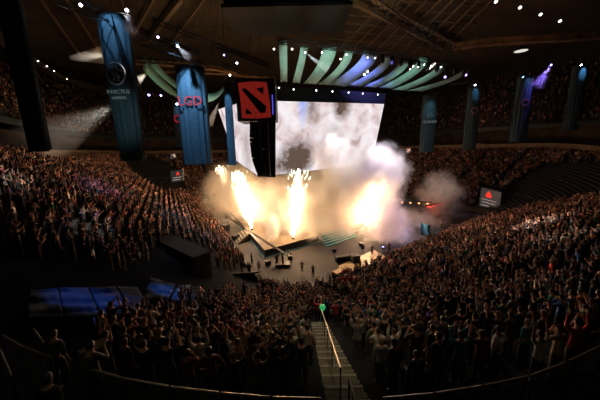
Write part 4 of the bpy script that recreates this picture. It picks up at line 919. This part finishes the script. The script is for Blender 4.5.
# ------------------------------------------------------------------ hall lights, with added fills among them
OR=(1,.55,.26)
for (x,y,d,e,c) in ((395,28,56,4600,(1,.7,.36)),(90,40,50,1200,(1,.62,.3)),(540,50,60,1000,(1,.6,.32)),(200,58,60,700,(1,.6,.3))): point(PY(x,y,d),c,e*.22,.8)  # added points to warm the roof, no fixtures modelled
# concourse glows
for x,y,d in((545,138,100),(425,140,96),(560,139,108),(470,136,100),(70,140,72),(215,140,100),(500,138,106)): point(PY(x,y,d),(1,.5,.2),60,.2)
# white follow spots that pick people out
for x,y,z,e,a,c in((60,155,15,9000,5,(1,.97,.95)),(95,218,8,3000,5,(1,.95,.9)),(540,222,5,6000,9,(1,.93,.85)),(565,240,6,2500,7,(1,.9,.8)),(105,187,12,2200,9,(.5,.25,1)),(100,190,12,2500,3,(1,.95,.9)),(12,180,14,3500,5,(.8,.95,1)),(405,147,16,20000,4,(1,1,.98)),(175,153,14,12000,3,(1,.95,.9)),(555,168,9,9000,8,(.8,.85,1)),(555,196,6,12000,7,(.85,.9,1)),(455,210,3,9000,9,(1,.75,.6)),(592,190,7,3000,4,(1,.95,.9)),(440,205,4,16000,12,(.85,.65,.7))):
    cand=[j for j in idx if abs(px[j]-x)<5 and abs(py[j]-y)<5]
    if not cand: continue
    j=min(cand,key=lambda j:dist[j]); t_=Vector(pts[j,:3])+U3*1.2; ps=Vector((t_.x*.7,t_.y*.7+12,41)); e2=e*((ps-t_).length/30)**2*14; spot(ps,t_,c,e2,a*30/max(20,(ps-t_).length)*1.6,.7,.2)
# added fills without fixtures: dim white on near crowd, warm on the stairs
spot((2,40,38),(12,24,5),(1,.9,.8),6500,70,.9,.6)
spot((1.4,5,21.5),(1.3,12,8),(1,.85,.5),520,42,.9,.2)
point(PY(60,380,4.2)+U3*1.5,(.9,.85,.5),6,.2)
for x,y,d,e in((470,110,95,2500),(560,105,95,2500),(60,125,70,1500),(400,118,90,1500)): point(PY(x,y,d),(1,.55,.4),e*.25,1)
# sail lights: cool white and violet
spot(PY(300,96,38),PY(300,60,43),(.75,1,.9),2600,60,.8); spot(PY(350,100,40),PY(340,66,44),(.7,1,.88),3200,60,.8); spot(PY(420,100,44),PY(410,76,52),(.6,1,.9),2800,60,.8)
for x,y in((368,54),(376,56),(396,58),(421,60),(440,64)): spot(PY(x,y-3,38.5+(x-368)*.1),PY(x-8,y+14,46),(.22,.2,1),13000,34,.8)
spot(PY(212,110,42),PY(214,92,45),(.6,1,.85),500,50,.8); spot(PY(150,110,48),PY(160,80,54),(.5,1,.8),700,50,.8)
wd=D.worlds.new('world'); bpy.context.scene.world=wd; wd.use_nodes=True; wd.node_tree.nodes['Background'].inputs[0].default_value=(.5,.4,.35,1); wd.node_tree.nodes['Background'].inputs[1].default_value=.002

def haze(a,b,ra,rb,dens,label,col=(1,.97,.92)):
    a=Vector(a);b=Vector(b); ax=(b-a); L=ax.length; m_=ax.to_track_quat('Z','Y').to_matrix(); mb=MB(); mb.lathe([(ra,0),(ra+(rb-ra)*.5,L*.5),(rb,L)],a,20,m_)
    m=D.materials.new('beam_haze'); m.use_nodes=True; nt=m.node_tree; nt.nodes.clear(); v=nt.nodes.new('ShaderNodeVolumeScatter'); v.inputs[0].default_value=(*col,1); v.inputs[1].default_value=dens; v.inputs[2].default_value=.2; o=nt.nodes.new('ShaderNodeOutputMaterial'); nt.links.new(v.outputs[0],o.inputs['Volume'])
    return tag(obj('haze',mb,m),label,'haze',kind='stuff')
a=PY(113,106,38); b=PY(38,146,46); haze(a,b,.5,4.2,.028,'wide pale haze beam fanning left from behind the ring emblem banner'); spot(a,b,(1,.97,.9),15000,24,.9,.2)
a=PY(133,84,58); b=PY(147,73,54); haze(a,b,1.1,.2,.3,'short bright haze beam right of the ring emblem'); spot(b,a,(1,.9,.75),9000,20,.6,.2)
a=PY(178,47,36); b=PY(188,57,38.5); haze(a,b,.12,.6,.5,'small haze beam from the lamp above the blue-lit banner'); spot(a,b,(.8,.85,1),1500,30,.6,.05)
a=PY(305.5,53,41); b=PY(328,70,42.5); haze(a,b,.12,.5,.4,'thin white haze beam crossing the third sail'); spot(a,b,(.9,1,1),3000,16,.6,.05)
a=PY(219,103,48); b=PY(209,124,52); haze(a,b,.1,.8,.3,'thin haze beam beside the blue-lit banner, pointing down left'); spot(a,b,(1,.95,.85),2000,18,.6,.05)
a=PY(127,11,24); b=PY(131,33,24); haze(a,b,.2,.6,.3,'bluish haze beam dropping from the round lamp above the emblem banner',(.8,.85,1)); spot(a,b,(.6,.65,1),300,34,.6,.05)
a=PY(551,65.5,71.5); b=PY(536,86,72); haze(a,b,.3,2.2,.12,'purple haze beam falling left from the purple lamp'); spot(a,b,(.25,.15,1),9000,36,.8,.1)
a=PY(70,58,44); b=PY(108,55,50); haze(a,b,.3,1.6,.10,'faint pale haze streak under the left roof'); spot(b,a,(1,.9,.75),5000,22,.7,.1)

ledbar(415,203,3.5,4,8.5,.4,'row of warm orange lamps on the barrier right of the smoke',1.6,.28,(1,.45,.15)); ledbar(436,205,3.0,6,3.4,-.8,'red strip light on the barrier below the brownish smoke puff',1.2,.2,(1,.04,.02))
point(PY(430,208,66),(1,.1,.05),160,.3); spot(PY(450,90,56),PY(440,190,68),(1,.85,.78),30000,26,.9,.3)  # spot added to brighten the brownish smoke puff

spot(PY(80,95,19),PY(122,118,28),(.55,.85,.85),650,44,.9,.3)  # added soft fill for the lower ring emblem banner
spot(PY(330,108,43),PY(345,170,54),(1,.93,.93),26000,44,.9,.3)  # added spot to whiten the smoke before the main screen
# ------------------------------------------------------------------ render settings
sc=bpy.context.scene; sc.view_settings.view_transform='Standard'; sc.view_settings.look='None'; sc.view_settings.exposure=0; sc.view_settings.gamma=1; sc.view_settings.use_curve_mapping=False
sc.cycles.volume_bounces=3; sc.cycles.max_bounces=5; sc.cycles.diffuse_bounces=2; sc.cycles.transparent_max_bounces=16; sc.cycles.use_denoising=True
